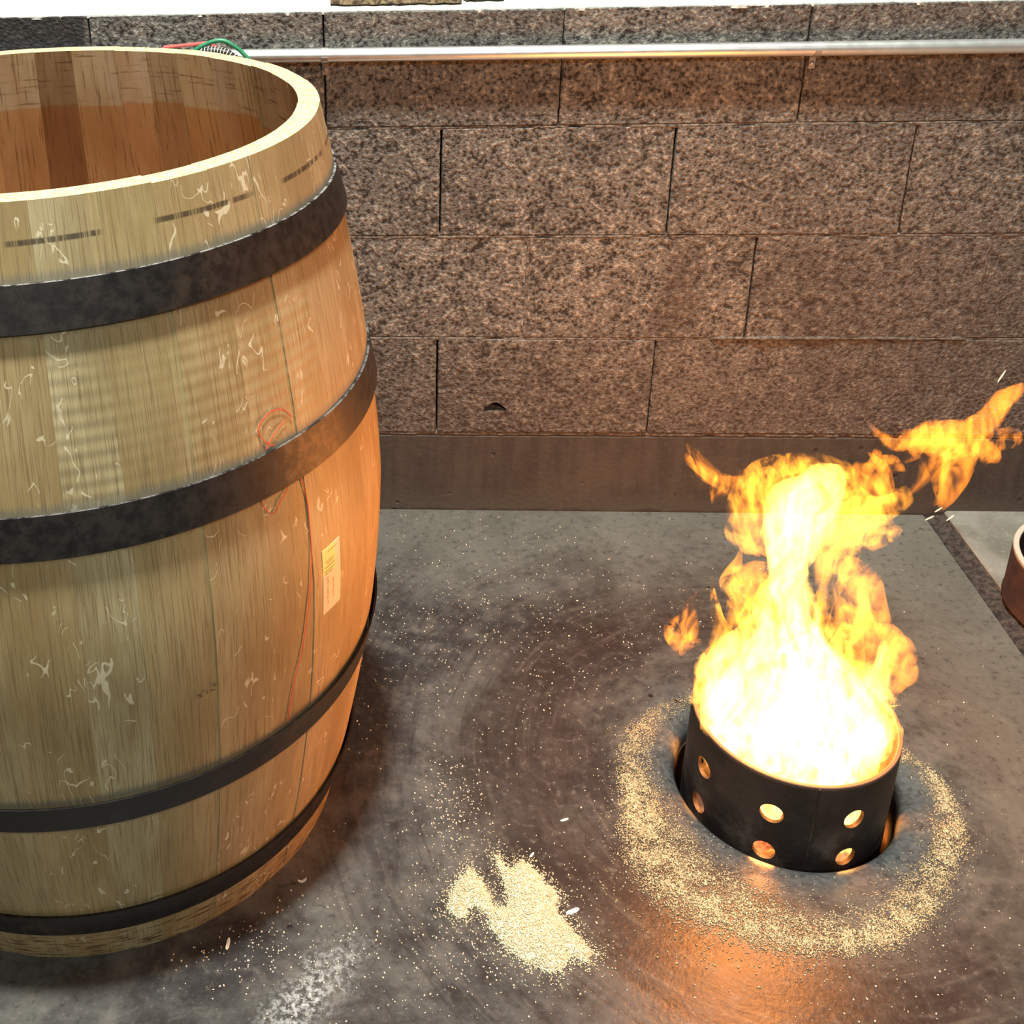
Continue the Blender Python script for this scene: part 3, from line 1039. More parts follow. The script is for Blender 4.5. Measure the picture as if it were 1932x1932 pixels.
def pot_body():
    bm = bmesh.new()
    lathe(bm, [(PO, PB), (PO, PT - 0.001), (PO - 0.001, PT), (PI_ + 0.001, PT), (PI_, PT - 0.001), (PI_, PB)], 144)
    o = bpy.data.objects.new('tube', bm_mesh('tube', bm))
    COL.objects.link(o)
    bm = bmesh.new()
    for z, r, d in ((0.0555, 0.0155, 0.0), (-0.0125, 0.0150, -0.015), (-0.085, 0.015, 0.37), (-0.150, 0.015, 0.0)):
        for k in range(8):
            a = -2.020 + d + k * PI / 4
            c = [Vector((0.08 * math.cos(a), 0.08 * math.sin(a), z)), Vector((0.19 * math.cos(a), 0.19 * math.sin(a), z))]
            add_tube(bm, c, r, 20)
    c = bpy.data.objects.new('cutter', bm_mesh('cutter', bm))
    COL.objects.link(c)
    return boolean(o, c)


put('pot_wall', pot_body(), M_POT, pot, smooth=35)
bm = bmesh.new()
add_box(bm, PO - 0.001, PO + 0.0010, -0.0016, 0.0016, PB + 0.01, PT - 0.002, 0.0006)
sm = put('weld_seam', bm_mesh('weld_seam', bm), M_POT, pot)
sm.rotation_euler.z = -1.638
bm = bmesh.new()
lathe(bm, [(0.0, -0.132), (PI_ - 0.0005, -0.132), (PI_ - 0.0005, -0.128), (0.0, -0.128)], 48)
bmesh.ops.remove_doubles(bm, verts=bm.verts, dist=1e-5)
put('grate', bm_mesh('grate', bm), M_POT, pot)

M_LOG = mat_ember('glowing_charred_oak', (1.0, 0.20, 0.06), 2.2)
rl = random.Random(11)
log_me = []
for k in range(3):
    bm = bmesh.new()
    add_box(bm, -0.055, 0.055, -0.012, 0.012, -0.010, 0.010, 0.004)
    bmesh.ops.subdivide_edges(bm, edges=bm.edges[:], cuts=2)
    for q in bm.verts:
        q.co += Vector((rl.uniform(-1, 1), rl.uniform(-1, 1), rl.uniform(-1, 1))) * 0.0018
    me_ = bm_mesh('log', bm)
    me_.materials.append(M_LOG)
    log_me.append(me_)
for k in range(8):
    a = k * PI / 4 + 0.3
    o = put('burning_offcut', log_me[k % 3])
    rr_ = 0.055 if k < 6 else 0.02
    o.location = (FX + rr_ * math.cos(a), FY + rr_ * math.sin(a), -0.1125 + 0.021 * (k % 3) + (0.02 if k > 5 else 0))
    o.rotation_euler = (0, 0, a + PI / 2 + rl.uniform(-0.3, 0.3))
    tag(o, 'glowing charred oak offcut burning inside the black fire pot', 'firewood', 'burning offcuts inside the fire pot')

bm = bmesh.new()
lathe(bm, [(0.150, 0.0), (0.1485, 0.004), (0.1485, 0.0965), (0.1475, 0.0975), (0.1405, 0.0975), (0.1395, 0.0965), (0.1395, 0.004), (0.1395, 0.0)], 96)
pot2 = thing('fire_pot', 'rusty brown empty fire pot standing on the pale slab at right edge', 'fire pot', (1.120, -0.300, 0.010))
put('pot_wall', bm_mesh('pot_wall', bm), M_RUST, pot2, smooth=35)
bm = bmesh.new()
lathe(bm, [(0.0, 0.004), (0.1392, 0.004), (0.1392, 0.008), (0.0, 0.008)], 48)
bmesh.ops.remove_doubles(bm, verts=bm.verts, dist=1e-5)
put('pot_floor', bm_mesh('pot_floor', bm), M_POT, pot2)


# ================================================================== sawdust, chips and shavings
M_DUST = mat_sawdust('oak_sawdust', (0.66, 0.58, 0.37), (0.92, 0.87, 0.64), 0.12)
M_RINGDUST = mat_sawdust('trodden_sawdust', (0.26, 0.205, 0.115), (0.74, 0.66, 0.43), 0.32)
M_CHIP = plain('pale_oak_chip', (0.78, 0.72, 0.58), 0.8, var=0.15, scale=200)
rn = np.random.default_rng(5)


def flakes(P, lo, hi, thin=0.35, lift=0.3):
    """one tetra splinter per point P (n,3): returns vertices and faces"""
    n = len(P)
    L = rn.uniform(lo, hi, n)[:, None]
    a = rn.uniform(0, 2 * PI, n)
    d = np.c_[np.cos(a), np.sin(a), rn.uniform(-lift, lift, n)]
    s = np.c_[-np.sin(a), np.cos(a), rn.uniform(-lift, lift, n)]
    up = np.c_[np.zeros(n), np.zeros(n), np.ones(n)]
    W = L * rn.uniform(thin * 0.6, thin * 1.3, n)[:, None]
    base = P + up * L * lift * 0.5
    V = np.stack([base - d * L / 2, base + d * L / 2, base + s * W, base + up * W * 0.6 - s * W * 0.3], 1).reshape(-1, 3)
    k = np.arange(n)[:, None] * 4
    F = np.concatenate([k + [0, 1, 2], k + [0, 3, 1], k + [1, 3, 2], k + [0, 2, 3]])
    return V, F


def np_mesh(name, V, F):
    me = bpy.data.meshes.new(name)
    me.vertices.add(len(V))
    me.vertices.foreach_set('co', np.asarray(V, np.float32).ravel())
    me.loops.add(F.size)
    me.loops.foreach_set('vertex_index', F.astype(np.int32).ravel())
    me.polygons.add(len(F))
    me.polygons.foreach_set('loop_start', np.arange(0, F.size, 3, dtype=np.int32))
    me.update(calc_edges=True)
    me.validate()
    return me


OUT = [(14, 0.206), (40, 0.19), (90, 0.18), (130, 0.20), (160, 0.235), (191, 0.249), (205, 0.287), (216, 0.316), (225, 0.325), (236, 0.325), (248, 0.315), (259, 0.306), (274, 0.292),
       (282, 0.288), (297, 0.262), (312, 0.247), (330, 0.243), (343, 0.233), (360, 0.225), (374, 0.206)]
INN = [(9, 0.182), (40, 0.175), (130, 0.176), (160, 0.186), (193, 0.192), (208, 0.203), (220, 0.208), (230, 0.214), (244, 0.224), (261, 0.243), (273, 0.237), (283, 0.227), (306, 0.20), (330, 0.198), (357, 0.198), (369, 0.182)]
DEN = [(9, 0.14), (40, 0.05), (130, 0.06), (155, 0.16), (180, 0.30), (195, 0.75), (205, 1.0), (240, 1.0), (255, 0.7), (265, 0.55), (278, 0.62), (292, 0.55), (310, 0.30), (330, 0.32), (350, 0.28), (369, 0.14)]


def pl_(tab, a):
    return np.interp(a, [q[0] for q in tab], [q[1] for q in tab])


N = 190000
A = rn.uniform(9, 369, N)
o_, i_, d_ = pl_(OUT, A), pl_(INN, A), pl_(DEN, A)
u = np.where(rn.uniform(0, 1, N) < 0.8, rn.triangular(-0.1, 0.62, 1.05, N), rn.normal(0.4, 0.45, N))
r = i_ + (o_ - i_) * u
X, Y = FX + r * np.cos(np.radians(A)), FY + r * np.sin(np.radians(A))
cl = np.array([mnoise.noise((x * 45, y * 45, 0)) + 0.6 * mnoise.noise((x * 120, y * 120, 4)) for x, y in zip(X, Y)])
keep = (rn.uniform(0, 1, N) < d_ * np.clip(0.62 + 0.75 * cl, 0.08, 1)) & (r > 0.166)
X, Y, r = X[keep], Y[keep], r[keep]
Z = np.interp(r, [0.166, 0.182, 0.20, 0.225], [-0.009, -0.0035, -0.0012, 0.0])
V, F = flakes(np.c_[X, Y, Z], 0.0014, 0.0040)
ring = put('sawdust_ring', np_mesh('sawdust_ring', V, F), M_RINGDUST)
tag(ring, 'ring of pale sawdust scattered on the floor around the fire pot', 'sawdust', kind='stuff')

POLY = np.array([(0.051, -0.832), (0.061, -0.841), (0.07, -0.858), (0.089, -0.842), (0.105, -0.857), (0.114, -0.869), (0.117, -0.881), (0.126, -0.885), (0.133, -0.901), (0.126, -0.914), (0.131, -0.929), (0.145, -0.952), (0.156, -0.967), (0.165, -0.981), (0.152, -0.996), (0.137, -0.986), (0.125, -0.999), (0.111, -1.011), (0.096, -1.006), (0.077, -0.996), (0.059, -0.982), (0.046, -0.963), (0.038, -0.948), (0.035, -0.931), (0.023, -0.919), (0.014, -0.92), (0.007, -0.938), (-0.004, -0.938), (-0.015, -0.923), (-0.014, -0.903), (0.001, -0.877), (0.017, -0.855), (0.033, -0.876), (0.042, -0.901), (0.047, -0.918), (0.061, -0.918), (0.063, -0.9), (0.06, -0.879), (0.056, -0.858)])


def sdist(X, Y):
    """signed distance to the heap's outline, positive inside"""
    inside = np.zeros(len(X), bool)
    dm = np.full(len(X), 9.0)
    for k in range(len(POLY)):
        (x1, y1), (x2, y2) = POLY[k], POLY[(k + 1) % len(POLY)]
        c = ((y1 > Y) != (y2 > Y)) & (X < (x2 - x1) * (Y - y1) / (y2 - y1 + 1e-12) + x1)
        inside ^= c
        t = np.clip(((X - x1) * (x2 - x1) + (Y - y1) * (y2 - y1)) / ((x2 - x1) ** 2 + (y2 - y1) ** 2), 0, 1)
        dm = np.minimum(dm, np.hypot(X - x1 - t * (x2 - x1), Y - y1 - t * (y2 - y1)))
    return np.where(inside, dm, -dm)


def heap_z(X, Y):
    d = sdist(X, Y)
    return np.where(d > 0, 0.010 * (1 - np.exp(-d / 0.014)), -0.002)


gx, gy = np.meshgrid(np.linspace(-0.03, 0.18, 106), np.linspace(-1.025, -0.82, 104))
gz = heap_z(gx.ravel(), gy.ravel())
gz = gz + np.array([0.0012 * mnoise.noise((x * 150, y * 150, 0)) for x, y in zip(gx.ravel(), gy.ravel())]) - 0.001
V1 = np.c_[gx.ravel(), gy.ravel(), gz]
ii = (np.arange(103)[:, None] * 106 + np.arange(105)[None, :]).ravel()
F1 = np.concatenate([np.c_[ii, ii + 1, ii + 107], np.c_[ii, ii + 107, ii + 106]])
F1 = F1[(gz[F1] > -0.0025).any(1)]
N = 60000
X, Y = rn.uniform(-0.07, 0.22, N), rn.uniform(-1.06, -0.78, N)
d = sdist(X, Y)
keep = rn.uniform(0, 1, N) < np.where(d > 0, 0.75, 0.5 * np.exp(d / 0.006) + 0.02 * np.exp(d / 0.03))
X, Y = X[keep], Y[keep]
Z = np.maximum(heap_z(X, Y), 0.0)
V, F = flakes(np.c_[X, Y, Z], 0.0014, 0.0042)
heap = put('sawdust_pile', np_mesh('sawdust_pile', np.r_[V1, V], np.r_[F1, F + len(V1)]), M_DUST)
tag(heap, 'small heap of pale sawdust on the floor between barrel and fire pot', 'sawdust', kind='stuff')

# fine chips strewn over the floor
P = []
for n_, cx_, cy_, sx_, sy_ in ((520, 0.15, -0.30, 0.22, 0.14), (420, -0.02, -0.45, 0.16, 0.2), (260, 0.0, -0.75, 0.03, 0.05), (200, 0.0, -0.98, 0.06, 0.05),
                               (260, -0.15, -1.0, 0.12, 0.06), (500, 0.35, -0.75, 0.5, 0.35), (120, -0.28, -0.99, 0.05, 0.03), (160, 0.6, -1.0, 0.15, 0.1)):
    P.append(np.c_[rn.normal(cx_, sx_, n_), rn.normal(cy_, sy_, n_)])
P = np.concatenate(P)
rb = np.hypot(P[:, 0] - BX, P[:, 1] - BY)
rf = np.hypot(P[:, 0] - FX, P[:, 1] - FY)
P = P[(rb > 0.365) & (rf > 0.23) & (P[:, 1] < -0.015) & (P[:, 0] < 0.93)]
V, F = flakes(np.c_[P, np.zeros(len(P))], 0.0014, 0.0042, 0.6, 0.2)
tag(put('wood_chips', np_mesh('wood_chips', V, F), M_CHIP), 'tiny pale wood chips strewn thinly over the dark floor', 'wood chips', kind='stuff')


def shaving(label, x, y, L, wd, rot, curl, seed):
    """a curled strip of oak"""
    v, f = [], []
    n = 14
    for i in range(n + 1):
        t = i / n - 0.5
        if curl > 0:
            a = t * curl
            px, pz = L / curl * math.sin(a), L / curl * (1 - math.cos(a))
        else:
            px, pz = L * t, 0.0
        ww = wd * (1 - (2 * t) ** 4 * 0.6)
        for s, dz in ((-1, 0), (1, 0), (1, 0.0009), (-1, 0.0009)):
            v.append((px, s * ww / 2, pz + dz))
    for i in range(n):
        for k in range(4):
            a, b = i * 4 + k, i * 4 + (k + 1) % 4
            f.append((a, b, b + 4, a + 4))
    f.append((3, 2, 1, 0))
    f.append(tuple(n * 4 + k for k in range(4)))
    o = put('wood_shaving', py_mesh('shaving', v, f), M_CHIP, smooth=50)
    o.location = (x, y, 0.0002)
    o.rotation_euler.z = rot
    return tag(o, label, 'shaving')


shaving('broad flat wood shaving on the floor right of the sawdust heap', 0.146, -0.921, 0.019, 0.006, 0.45, 0.3, 1)
shaving('upright narrow wood shaving in the shadow below the barrel foot', -0.295, -0.986, 0.017, 0.0042, 1.5, 0.4, 2)
shaving('curled wood shaving in the barrel shadow, right of the barrel foot', -0.207, -0.888, 0.022, 0.0035, 0.3, 3.6, 3)
shaving('short flat wood shaving between the sawdust heap and the fire pot', 0.155, -0.772, 0.012, 0.0035, 0.4, 0.2, 4)
shaving('tiny wood shaving just behind the top of the sawdust heap', 0.103, -0.834, 0.010, 0.003, 0.9, 0.2, 5)


# ================================================================== the fire
FL_CORE = mat_flame('white_hot_flame', (1.0, 0.48, 0.085), 98.0, 0.44, 0.57)
FL_MID = mat_flame('yellow_flame', (1.0, 0.34, 0.024), 84.0, 0.46, 0.58)
FL_VEIL = mat_flame('orange_flame', (1.0, 0.27, 0.018), 72.0, 0.42, 0.60)
fire = thing('fire', 'bright orange and white fire leaping out of the black fire pot', 'fire', (FX, FY, 0.0))
FLAMES = {
    'flame_core': [
        [(0.528, -0.647, -0.178, 0.0451), (0.522, -0.647, -0.134, 0.0752), (0.518, -0.647, -0.07, 0.0789), (0.511, -0.647, -0.007, 0.0677), (0.507, -0.647, 0.044, 0.0451), (0.504, -0.647, 0.084, 0.015)],
        [(0.549, -0.727, 0.064, 0.0301), (0.559, -0.727, 0.112, 0.0414), (0.563, -0.727, 0.16, 0.0301), (0.563, -0.727, 0.206, 0.0105)],
        [(0.397, -0.697, 0.059, 0.0271), (0.381, -0.697, 0.107, 0.0361), (0.366, -0.697, 0.155, 0.0256), (0.357, -0.697, 0.192, 0.009)],
        [(0.448, -0.657, 0.001, 0.0451), (0.433, -0.657, 0.071, 0.0617), (0.423, -0.657, 0.13, 0.0632), (0.426, -0.657, 0.188, 0.0496), (0.431, -0.657, 0.239, 0.0271), (0.434, -0.657, 0.289, 0.015), (0.437, -0.657, 0.343, 0.0068)],
        [(0.545, -0.677, 0.024, 0.0564), (0.533, -0.677, 0.093, 0.0737), (0.512, -0.677, 0.16, 0.0692), (0.49, -0.677, 0.215, 0.0496), (0.471, -0.677, 0.265, 0.0361), (0.455, -0.677, 0.323, 0.0346), (0.443, -0.677, 0.375, 0.0361), (0.441, -0.677, 0.421, 0.0496), (0.453, -0.677, 0.459, 0.0526), (0.462, -0.677, 0.495, 0.0346), (0.458, -0.677, 0.523, 0.0105)],
        [(0.609, -0.647, 0.017, 0.0331), (0.602, -0.647, 0.087, 0.0361), (0.598, -0.647, 0.136, 0.0271), (0.599, -0.647, 0.179, 0.015), (0.6, -0.647, 0.216, 0.006)],
        [(0.461, -0.727, 0.071, 0.0301), (0.461, -0.727, 0.128, 0.0451), (0.461, -0.727, 0.185, 0.0376), (0.45, -0.727, 0.239, 0.0226), (0.442, -0.727, 0.274, 0.009)],
    ],
    'flame_tongue': [
        [(0.402, -0.667, 0.05, 0.0303), (0.386, -0.667, 0.109, 0.0286), (0.373, -0.667, 0.157, 0.0253), (0.368, -0.667, 0.199, 0.0185), (0.374, -0.667, 0.251, 0.0118), (0.357, -0.667, 0.291, 0.0084), (0.343, -0.667, 0.34, 0.0017)],
        [(0.395, -0.707, 0.183, 0.0303), (0.388, -0.707, 0.238, 0.0269), (0.397, -0.707, 0.292, 0.0202), (0.406, -0.707, 0.341, 0.0152), (0.406, -0.707, 0.375, 0.0084), (0.399, -0.707, 0.394, 0.0017)],
        [(0.414, -0.627, 0.219, 0.0152), (0.4, -0.627, 0.274, 0.0152), (0.388, -0.627, 0.301, 0.0118), (0.392, -0.627, 0.337, 0.0051), (0.392, -0.627, 0.355, 0.0017)],
        [(0.457, -0.637, 0.162, 0.0286), (0.442, -0.637, 0.228, 0.0168), (0.45, -0.637, 0.283, 0.0152), (0.435, -0.637, 0.323, 0.0076), (0.429, -0.637, 0.345, 0.0017)],
        [(0.568, -0.647, 0.115, 0.0303), (0.545, -0.647, 0.182, 0.0219), (0.514, -0.647, 0.247, 0.0135), (0.512, -0.647, 0.31, 0.0168), (0.514, -0.647, 0.371, 0.0219), (0.521, -0.647, 0.414, 0.0168), (0.526, -0.647, 0.448, 0.0051)],
        [(0.546, -0.737, 0.178, 0.0253), (0.521, -0.737, 0.231, 0.0202), (0.494, -0.737, 0.284, 0.0152), (0.476, -0.737, 0.327, 0.0084), (0.467, -0.737, 0.361, 0.0025)],
        [(0.544, -0.707, 0.197, 0.0152), (0.522, -0.707, 0.251, 0.0118), (0.524, -0.707, 0.295, 0.0168), (0.526, -0.707, 0.321, 0.0118)],
        [(0.392, -0.677, 0.019, 0.0236), (0.374, -0.677, 0.079, 0.0236), (0.362, -0.677, 0.127, 0.0168), (0.348, -0.677, 0.165, 0.0076), (0.349, -0.677, 0.203, 0.0025)],
        [(0.63, -0.657, 0.007, 0.0202), (0.633, -0.657, 0.057, 0.0185), (0.628, -0.657, 0.107, 0.0135), (0.627, -0.657, 0.14, 0.0034)],
        [(0.415, -0.782, 0.088, 0.0084), (0.405, -0.782, 0.123, 0.0135), (0.413, -0.782, 0.161, 0.0152), (0.402, -0.782, 0.197, 0.0067)],
        [(0.497, -0.787, 0.089, 0.0101), (0.508, -0.787, 0.122, 0.0152), (0.491, -0.787, 0.159, 0.0152), (0.496, -0.787, 0.195, 0.0051)],
        [(0.564, -0.757, 0.083, 0.0084), (0.563, -0.757, 0.118, 0.0152), (0.55, -0.757, 0.155, 0.0118), (0.556, -0.757, 0.192, 0.0034)],
        [(0.452, -0.797, 0.093, 0.0067), (0.445, -0.797, 0.126, 0.0135), (0.456, -0.797, 0.163, 0.0152), (0.441, -0.797, 0.203, 0.0051)],
        [(0.385, -0.737, 0.078, 0.0084), (0.384, -0.737, 0.117, 0.0152), (0.371, -0.737, 0.163, 0.0118), (0.379, -0.737, 0.201, 0.0034)],
        [(0.435, -0.697, 0.398, 0.0152), (0.422, -0.697, 0.422, 0.0202), (0.432, -0.697, 0.451, 0.0253), (0.444, -0.697, 0.48, 0.0286)],
        [(0.415, -0.707, 0.429, 0.0084), (0.389, -0.707, 0.431, 0.0185), (0.372, -0.707, 0.457, 0.0219), (0.377, -0.707, 0.49, 0.0219), (0.389, -0.707, 0.516, 0.0202), (0.415, -0.707, 0.531, 0.0168), (0.442, -0.707, 0.526, 0.0101)],
        [(0.401, -0.657, 0.488, 0.0084), (0.429, -0.657, 0.507, 0.0135), (0.469, -0.657, 0.514, 0.0135), (0.507, -0.657, 0.505, 0.0109), (0.536, -0.657, 0.492, 0.0034)],
        [(0.42, -0.677, 0.458, 0.0286), (0.455, -0.677, 0.471, 0.0371), (0.497, -0.677, 0.463, 0.0286), (0.536, -0.677, 0.447, 0.0185), (0.559, -0.677, 0.435, 0.0067)],
        [(0.51, -0.647, 0.418, 0.0219), (0.541, -0.647, 0.438, 0.0219), (0.569, -0.647, 0.447, 0.0202), (0.587, -0.647, 0.459, 0.0152), (0.594, -0.647, 0.475, 0.0034)],
        [(0.468, -0.727, 0.436, 0.0168), (0.505, -0.727, 0.446, 0.0168), (0.538, -0.727, 0.448, 0.0118), (0.554, -0.727, 0.458, 0.0025)],
        [(0.456, -0.747, 0.474, 0.0168), (0.487, -0.747, 0.486, 0.0135), (0.518, -0.747, 0.49, 0.0101), (0.539, -0.747, 0.475, 0.0034)],
        [(0.483, -0.727, 0.508, 0.0168), (0.46, -0.727, 0.535, 0.0168), (0.433, -0.727, 0.546, 0.0135)],
        [(0.531, -0.617, 0.31, 0.0084), (0.541, -0.617, 0.35, 0.0118), (0.552, -0.617, 0.386, 0.0101), (0.552, -0.617, 0.411, 0.0034)],
    ],
    'flame_veil': [
        [(0.579, -0.617, 0.138, 0.0147), (0.581, -0.617, 0.205, 0.0238), (0.577, -0.617, 0.261, 0.0275), (0.559, -0.617, 0.306, 0.0202), (0.545, -0.617, 0.342, 0.0055), (0.54, -0.617, 0.355, 0.0018)],
        [(0.573, -0.697, 0.161, 0.0128), (0.584, -0.697, 0.203, 0.0257), (0.587, -0.697, 0.244, 0.0275), (0.566, -0.697, 0.279, 0.0183), (0.546, -0.697, 0.298, 0.0055)],
        [(0.591, -0.697, 0.226, 0.0147), (0.595, -0.697, 0.244, 0.0128), (0.603, -0.697, 0.248, 0.0037)],
        [(0.596, -0.607, 0.216, 0.0128), (0.592, -0.607, 0.253, 0.0165), (0.592, -0.607, 0.281, 0.0055)],
        [(0.534, -0.637, 0.462, 0.0128), (0.542, -0.637, 0.491, 0.0248), (0.561, -0.637, 0.5, 0.0183), (0.568, -0.637, 0.514, 0.0046)],
        [(0.556, -0.627, 0.477, 0.0128), (0.567, -0.627, 0.452, 0.0165), (0.589, -0.627, 0.44, 0.011)],
        [(0.435, -0.607, 0.232, 0.0147), (0.418, -0.607, 0.282, 0.0202), (0.429, -0.607, 0.31, 0.0147), (0.439, -0.607, 0.322, 0.0037)],
        [(0.389, -0.737, 0.434, 0.0073), (0.368, -0.737, 0.442, 0.011), (0.356, -0.737, 0.466, 0.011), (0.35, -0.737, 0.493, 0.0073), (0.356, -0.737, 0.521, 0.0046)],
        [(0.401, -0.667, 0.494, 0.0147), (0.374, -0.667, 0.489, 0.0156), (0.347, -0.667, 0.495, 0.0138), (0.324, -0.667, 0.511, 0.0119), (0.309, -0.667, 0.533, 0.0073), (0.297, -0.667, 0.549, 0.0018)],
        [(0.329, -0.697, 0.514, 0.0092), (0.31, -0.697, 0.522, 0.0092), (0.293, -0.697, 0.537, 0.0073), (0.289, -0.697, 0.547, 0.0018)],
        [(0.332, -0.707, 0.517, 0.0083), (0.323, -0.707, 0.501, 0.0073), (0.319, -0.707, 0.487, 0.0018)],
        [(0.373, -0.687, 0.498, 0.0073), (0.367, -0.687, 0.48, 0.0046), (0.364, -0.687, 0.466, 0.0018)],
        [(0.371, -0.647, 0.483, 0.0073), (0.384, -0.647, 0.498, 0.0055), (0.388, -0.647, 0.515, 0.0018)],
    ],
    'flame_wisp_right': [
        [(0.525, -0.657, 0.576, 0.0018), (0.541, -0.657, 0.556, 0.0083), (0.562, -0.657, 0.549, 0.0138), (0.58, -0.657, 0.56, 0.0202), (0.607, -0.657, 0.557, 0.0275), (0.634, -0.657, 0.554, 0.0275), (0.657, -0.657, 0.565, 0.0238), (0.674, -0.657, 0.577, 0.0202), (0.684, -0.657, 0.599, 0.0183), (0.694, -0.657, 0.611, 0.0156), (0.706, -0.657, 0.622, 0.0101), (0.719, -0.657, 0.631, 0.0028)],
        [(0.638, -0.687, 0.564, 0.0147), (0.661, -0.687, 0.55, 0.0138), (0.675, -0.687, 0.555, 0.0101), (0.675, -0.687, 0.567, 0.0018)],
        [(0.627, -0.677, 0.558, 0.022), (0.627, -0.677, 0.525, 0.0174), (0.628, -0.677, 0.497, 0.0138), (0.628, -0.677, 0.475, 0.0101), (0.628, -0.677, 0.456, 0.0018)],
        [(0.62, -0.637, 0.534, 0.0128), (0.618, -0.637, 0.5, 0.0092), (0.61, -0.637, 0.474, 0.0055), (0.602, -0.637, 0.456, 0.0018)],
        [(0.551, -0.707, 0.582, 0.011), (0.566, -0.707, 0.564, 0.0083), (0.557, -0.707, 0.55, 0.0018)],
        [(0.676, -0.677, 0.569, 0.0064), (0.692, -0.677, 0.572, 0.0064), (0.702, -0.677, 0.56, 0.0037), (0.698, -0.677, 0.549, 0.0018)],
        [(0.594, -0.707, 0.568, 0.011), (0.595, -0.707, 0.528, 0.0083), (0.602, -0.707, 0.5, 0.0046), (0.596, -0.707, 0.49, 0.0018)],
    ],
    'flame_wisp_left': [
        [(0.324, -0.677, 0.324, 0.0023), (0.321, -0.677, 0.297, 0.0079), (0.321, -0.677, 0.276, 0.0124), (0.312, -0.677, 0.254, 0.0226), (0.296, -0.677, 0.257, 0.0124), (0.285, -0.677, 0.271, 0.0023)],
        [(0.317, -0.667, 0.242, 0.0169), (0.315, -0.667, 0.223, 0.009), (0.314, -0.667, 0.209, 0.0023)],
        [(0.319, -0.687, 0.258, 0.0124), (0.334, -0.687, 0.251, 0.0068), (0.341, -0.687, 0.248, 0.0023)],
    ],
}


def nvec(p):
    return Vector((mnoise.noise(p), mnoise.noise(p + Vector((31.7, 5.3, -12.1))), mnoise.noise(p + Vector((-17.9, 41.3, 7.7)))))


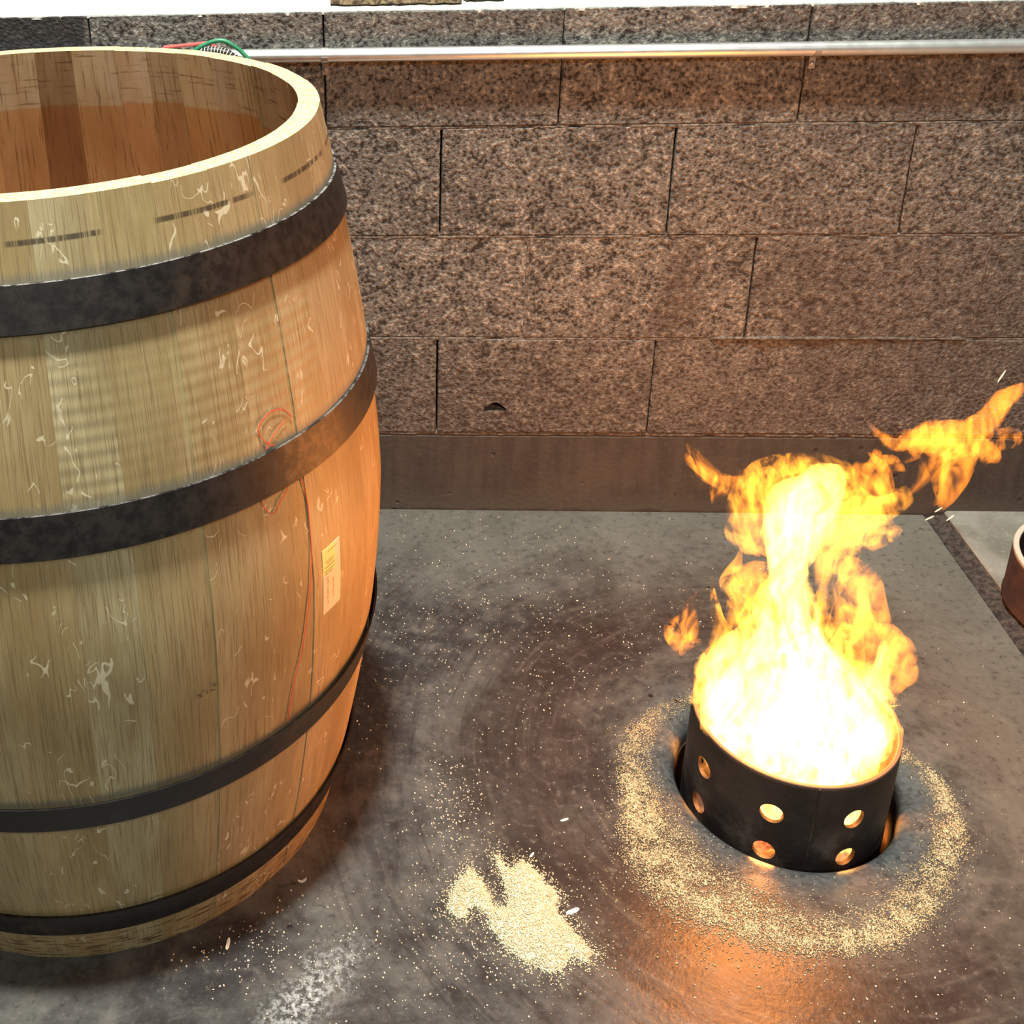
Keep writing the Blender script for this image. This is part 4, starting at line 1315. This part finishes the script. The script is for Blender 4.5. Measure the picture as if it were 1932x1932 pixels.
def flame_mesh(pts, seed, lump):
    """a twisting, lobed tongue swept along its path, roughened by rising turbulence"""
    n, m = 40, 18
    P = catmull(pts, n)
    rnd = random.Random(seed)
    ph, tw = rnd.uniform(0, 6.28), rnd.uniform(-5, 5)
    lob = rnd.choice((2, 3, 3, 4))
    off = Vector((rnd.uniform(-9, 9), rnd.uniform(-9, 9), rnd.uniform(-9, 9)))
    v, f = [], []
    t = Vector(P[1][:3] - P[0][:3]).normalized()
    a = t.orthogonal().normalized()
    for i in range(2, n - 1):                     # no fatter than the bend allows
        A_, B_, C_ = (Vector(P[k][:3]) for k in (i - 2, i, min(i + 2, n)))
        ar = (B_ - A_).cross(C_ - A_).length
        if ar > 1e-12:
            R_ = (B_ - A_).length * (C_ - B_).length * (C_ - A_).length / (2 * ar)
            P[i][3] = min(P[i][3], 0.62 * R_ + 0.002)
    for i, q in enumerate(P):
        c = Vector(q[:3])
        t = Vector(P[min(i + 1, n)][:3] - P[max(i - 1, 0)][:3]).normalized()
        a = (a - t * a.dot(t)).normalized()
        b = t.cross(a)
        rr = max(q[3], 0.0012)
        s = i / n
        for k in range(m):
            th = 2 * PI * k / m
            g = 1 + 0.34 * math.cos(lob * th + ph + tw * s) + 0.14 * math.cos((lob + 2) * th - 2.3 * ph + 1.7 * tw * s)
            p = c + (a * math.cos(th) + b * math.sin(th)) * rr * g
            w1 = nvec(p * 15 + off)
            w2 = nvec(Vector((p.x * 42, p.y * 42, p.z * 24)) + off)
            amp = min(1.0, rr / 0.025)
            p += w1 * 0.011 * lump + w2 * 0.0075 * lump * amp
            p -= Vector((FX, FY, 0))
            rxy = math.hypot(p.x, p.y)
            if p.z < 0.125 and rxy > 0.129:        # the pot wall holds the fire in
                p.x *= 0.129 / rxy
                p.y *= 0.129 / rxy
            v.append(p)
    for i in range(n):
        for k in range(m):
            x, y = i * m + k, i * m + (k + 1) % m
            f.append((x, y, y + m, x + m))
    f.append(tuple(range(m))[::-1])
    f.append(tuple(n * m + k for k in range(m)))
    return py_mesh('flame', v, f)


sd = 0
for name, L in FLAMES.items():
    for pts in L:
        sd += 1
        mt = FL_CORE if name == 'flame_core' else FL_MID if name == 'flame_tongue' else FL_VEIL
        put(name.replace('_right', '').replace('_left', ''), flame_mesh(pts, sd, 1.0), mt, fire, smooth=179)

# sparks: glowing splinters of oak thrown off by the fire
M_SPARK = mat_ember('glowing_splinter', (1.0, 0.75, 0.45), 3.0)
for k, (x, y, z, L, ang) in enumerate(((0.672, -0.66, 0.646, 0.018, 1.15), (0.601, -0.70, 0.462, 0.012, 0.45), (0.615, -0.69, 0.468, 0.011, 0.6), (0.637, -0.68, 0.449, 0.012, 0.7))):
    bm = bmesh.new()
    add_tube(bm, [(-L / 2, 0, 0), (-L / 5, 0, 0.0002), (L / 5, 0, 0), (L / 2, 0, 0)], [0.0004, 0.0009, 0.0009, 0.0004], 6)
    o = put('spark', bm_mesh('spark', bm), M_SPARK)
    o.location = (x, y, z)
    o.rotation_euler = (0, -ang, 0.2)
    tag(o, 'spark flying above the top of the right-hand flame' if k == 0 else 'spark flying below the tail of the right-hand flame', 'spark',
        None if k == 0 else 'sparks below the right-hand flame')

# the light the flames throw
for name, loc, en, rad_, col in (('fire_light', (0.0, 0.0, 0.20), 12.0, 0.07, (1.0, 0.29, 0.06)), ('fire_light', (-0.035, 0.0, 0.47), 10.0, 0.07, (1.0, 0.30, 0.065)),
                                 ('fire_light', (0.0, 0.0, 0.02), 5.0, 0.05, (1.0, 0.30, 0.05)), ('fire_light', (0.0, 0.0, -0.08), 4.0, 0.05, (1.0, 0.25, 0.05)), ('fire_light', (0.12, 0.02, 0.57), 1.5, 0.05, (1.0, 0.36, 0.08))):
    l = bpy.data.lights.new(name, 'POINT')
    l.energy = en
    l.color = col
    l.shadow_soft_size = rad_
    lo = bpy.data.objects.new(name, l)
    COL.objects.link(lo)
    lo.location = (FX + loc[0], FY + loc[1], loc[2])
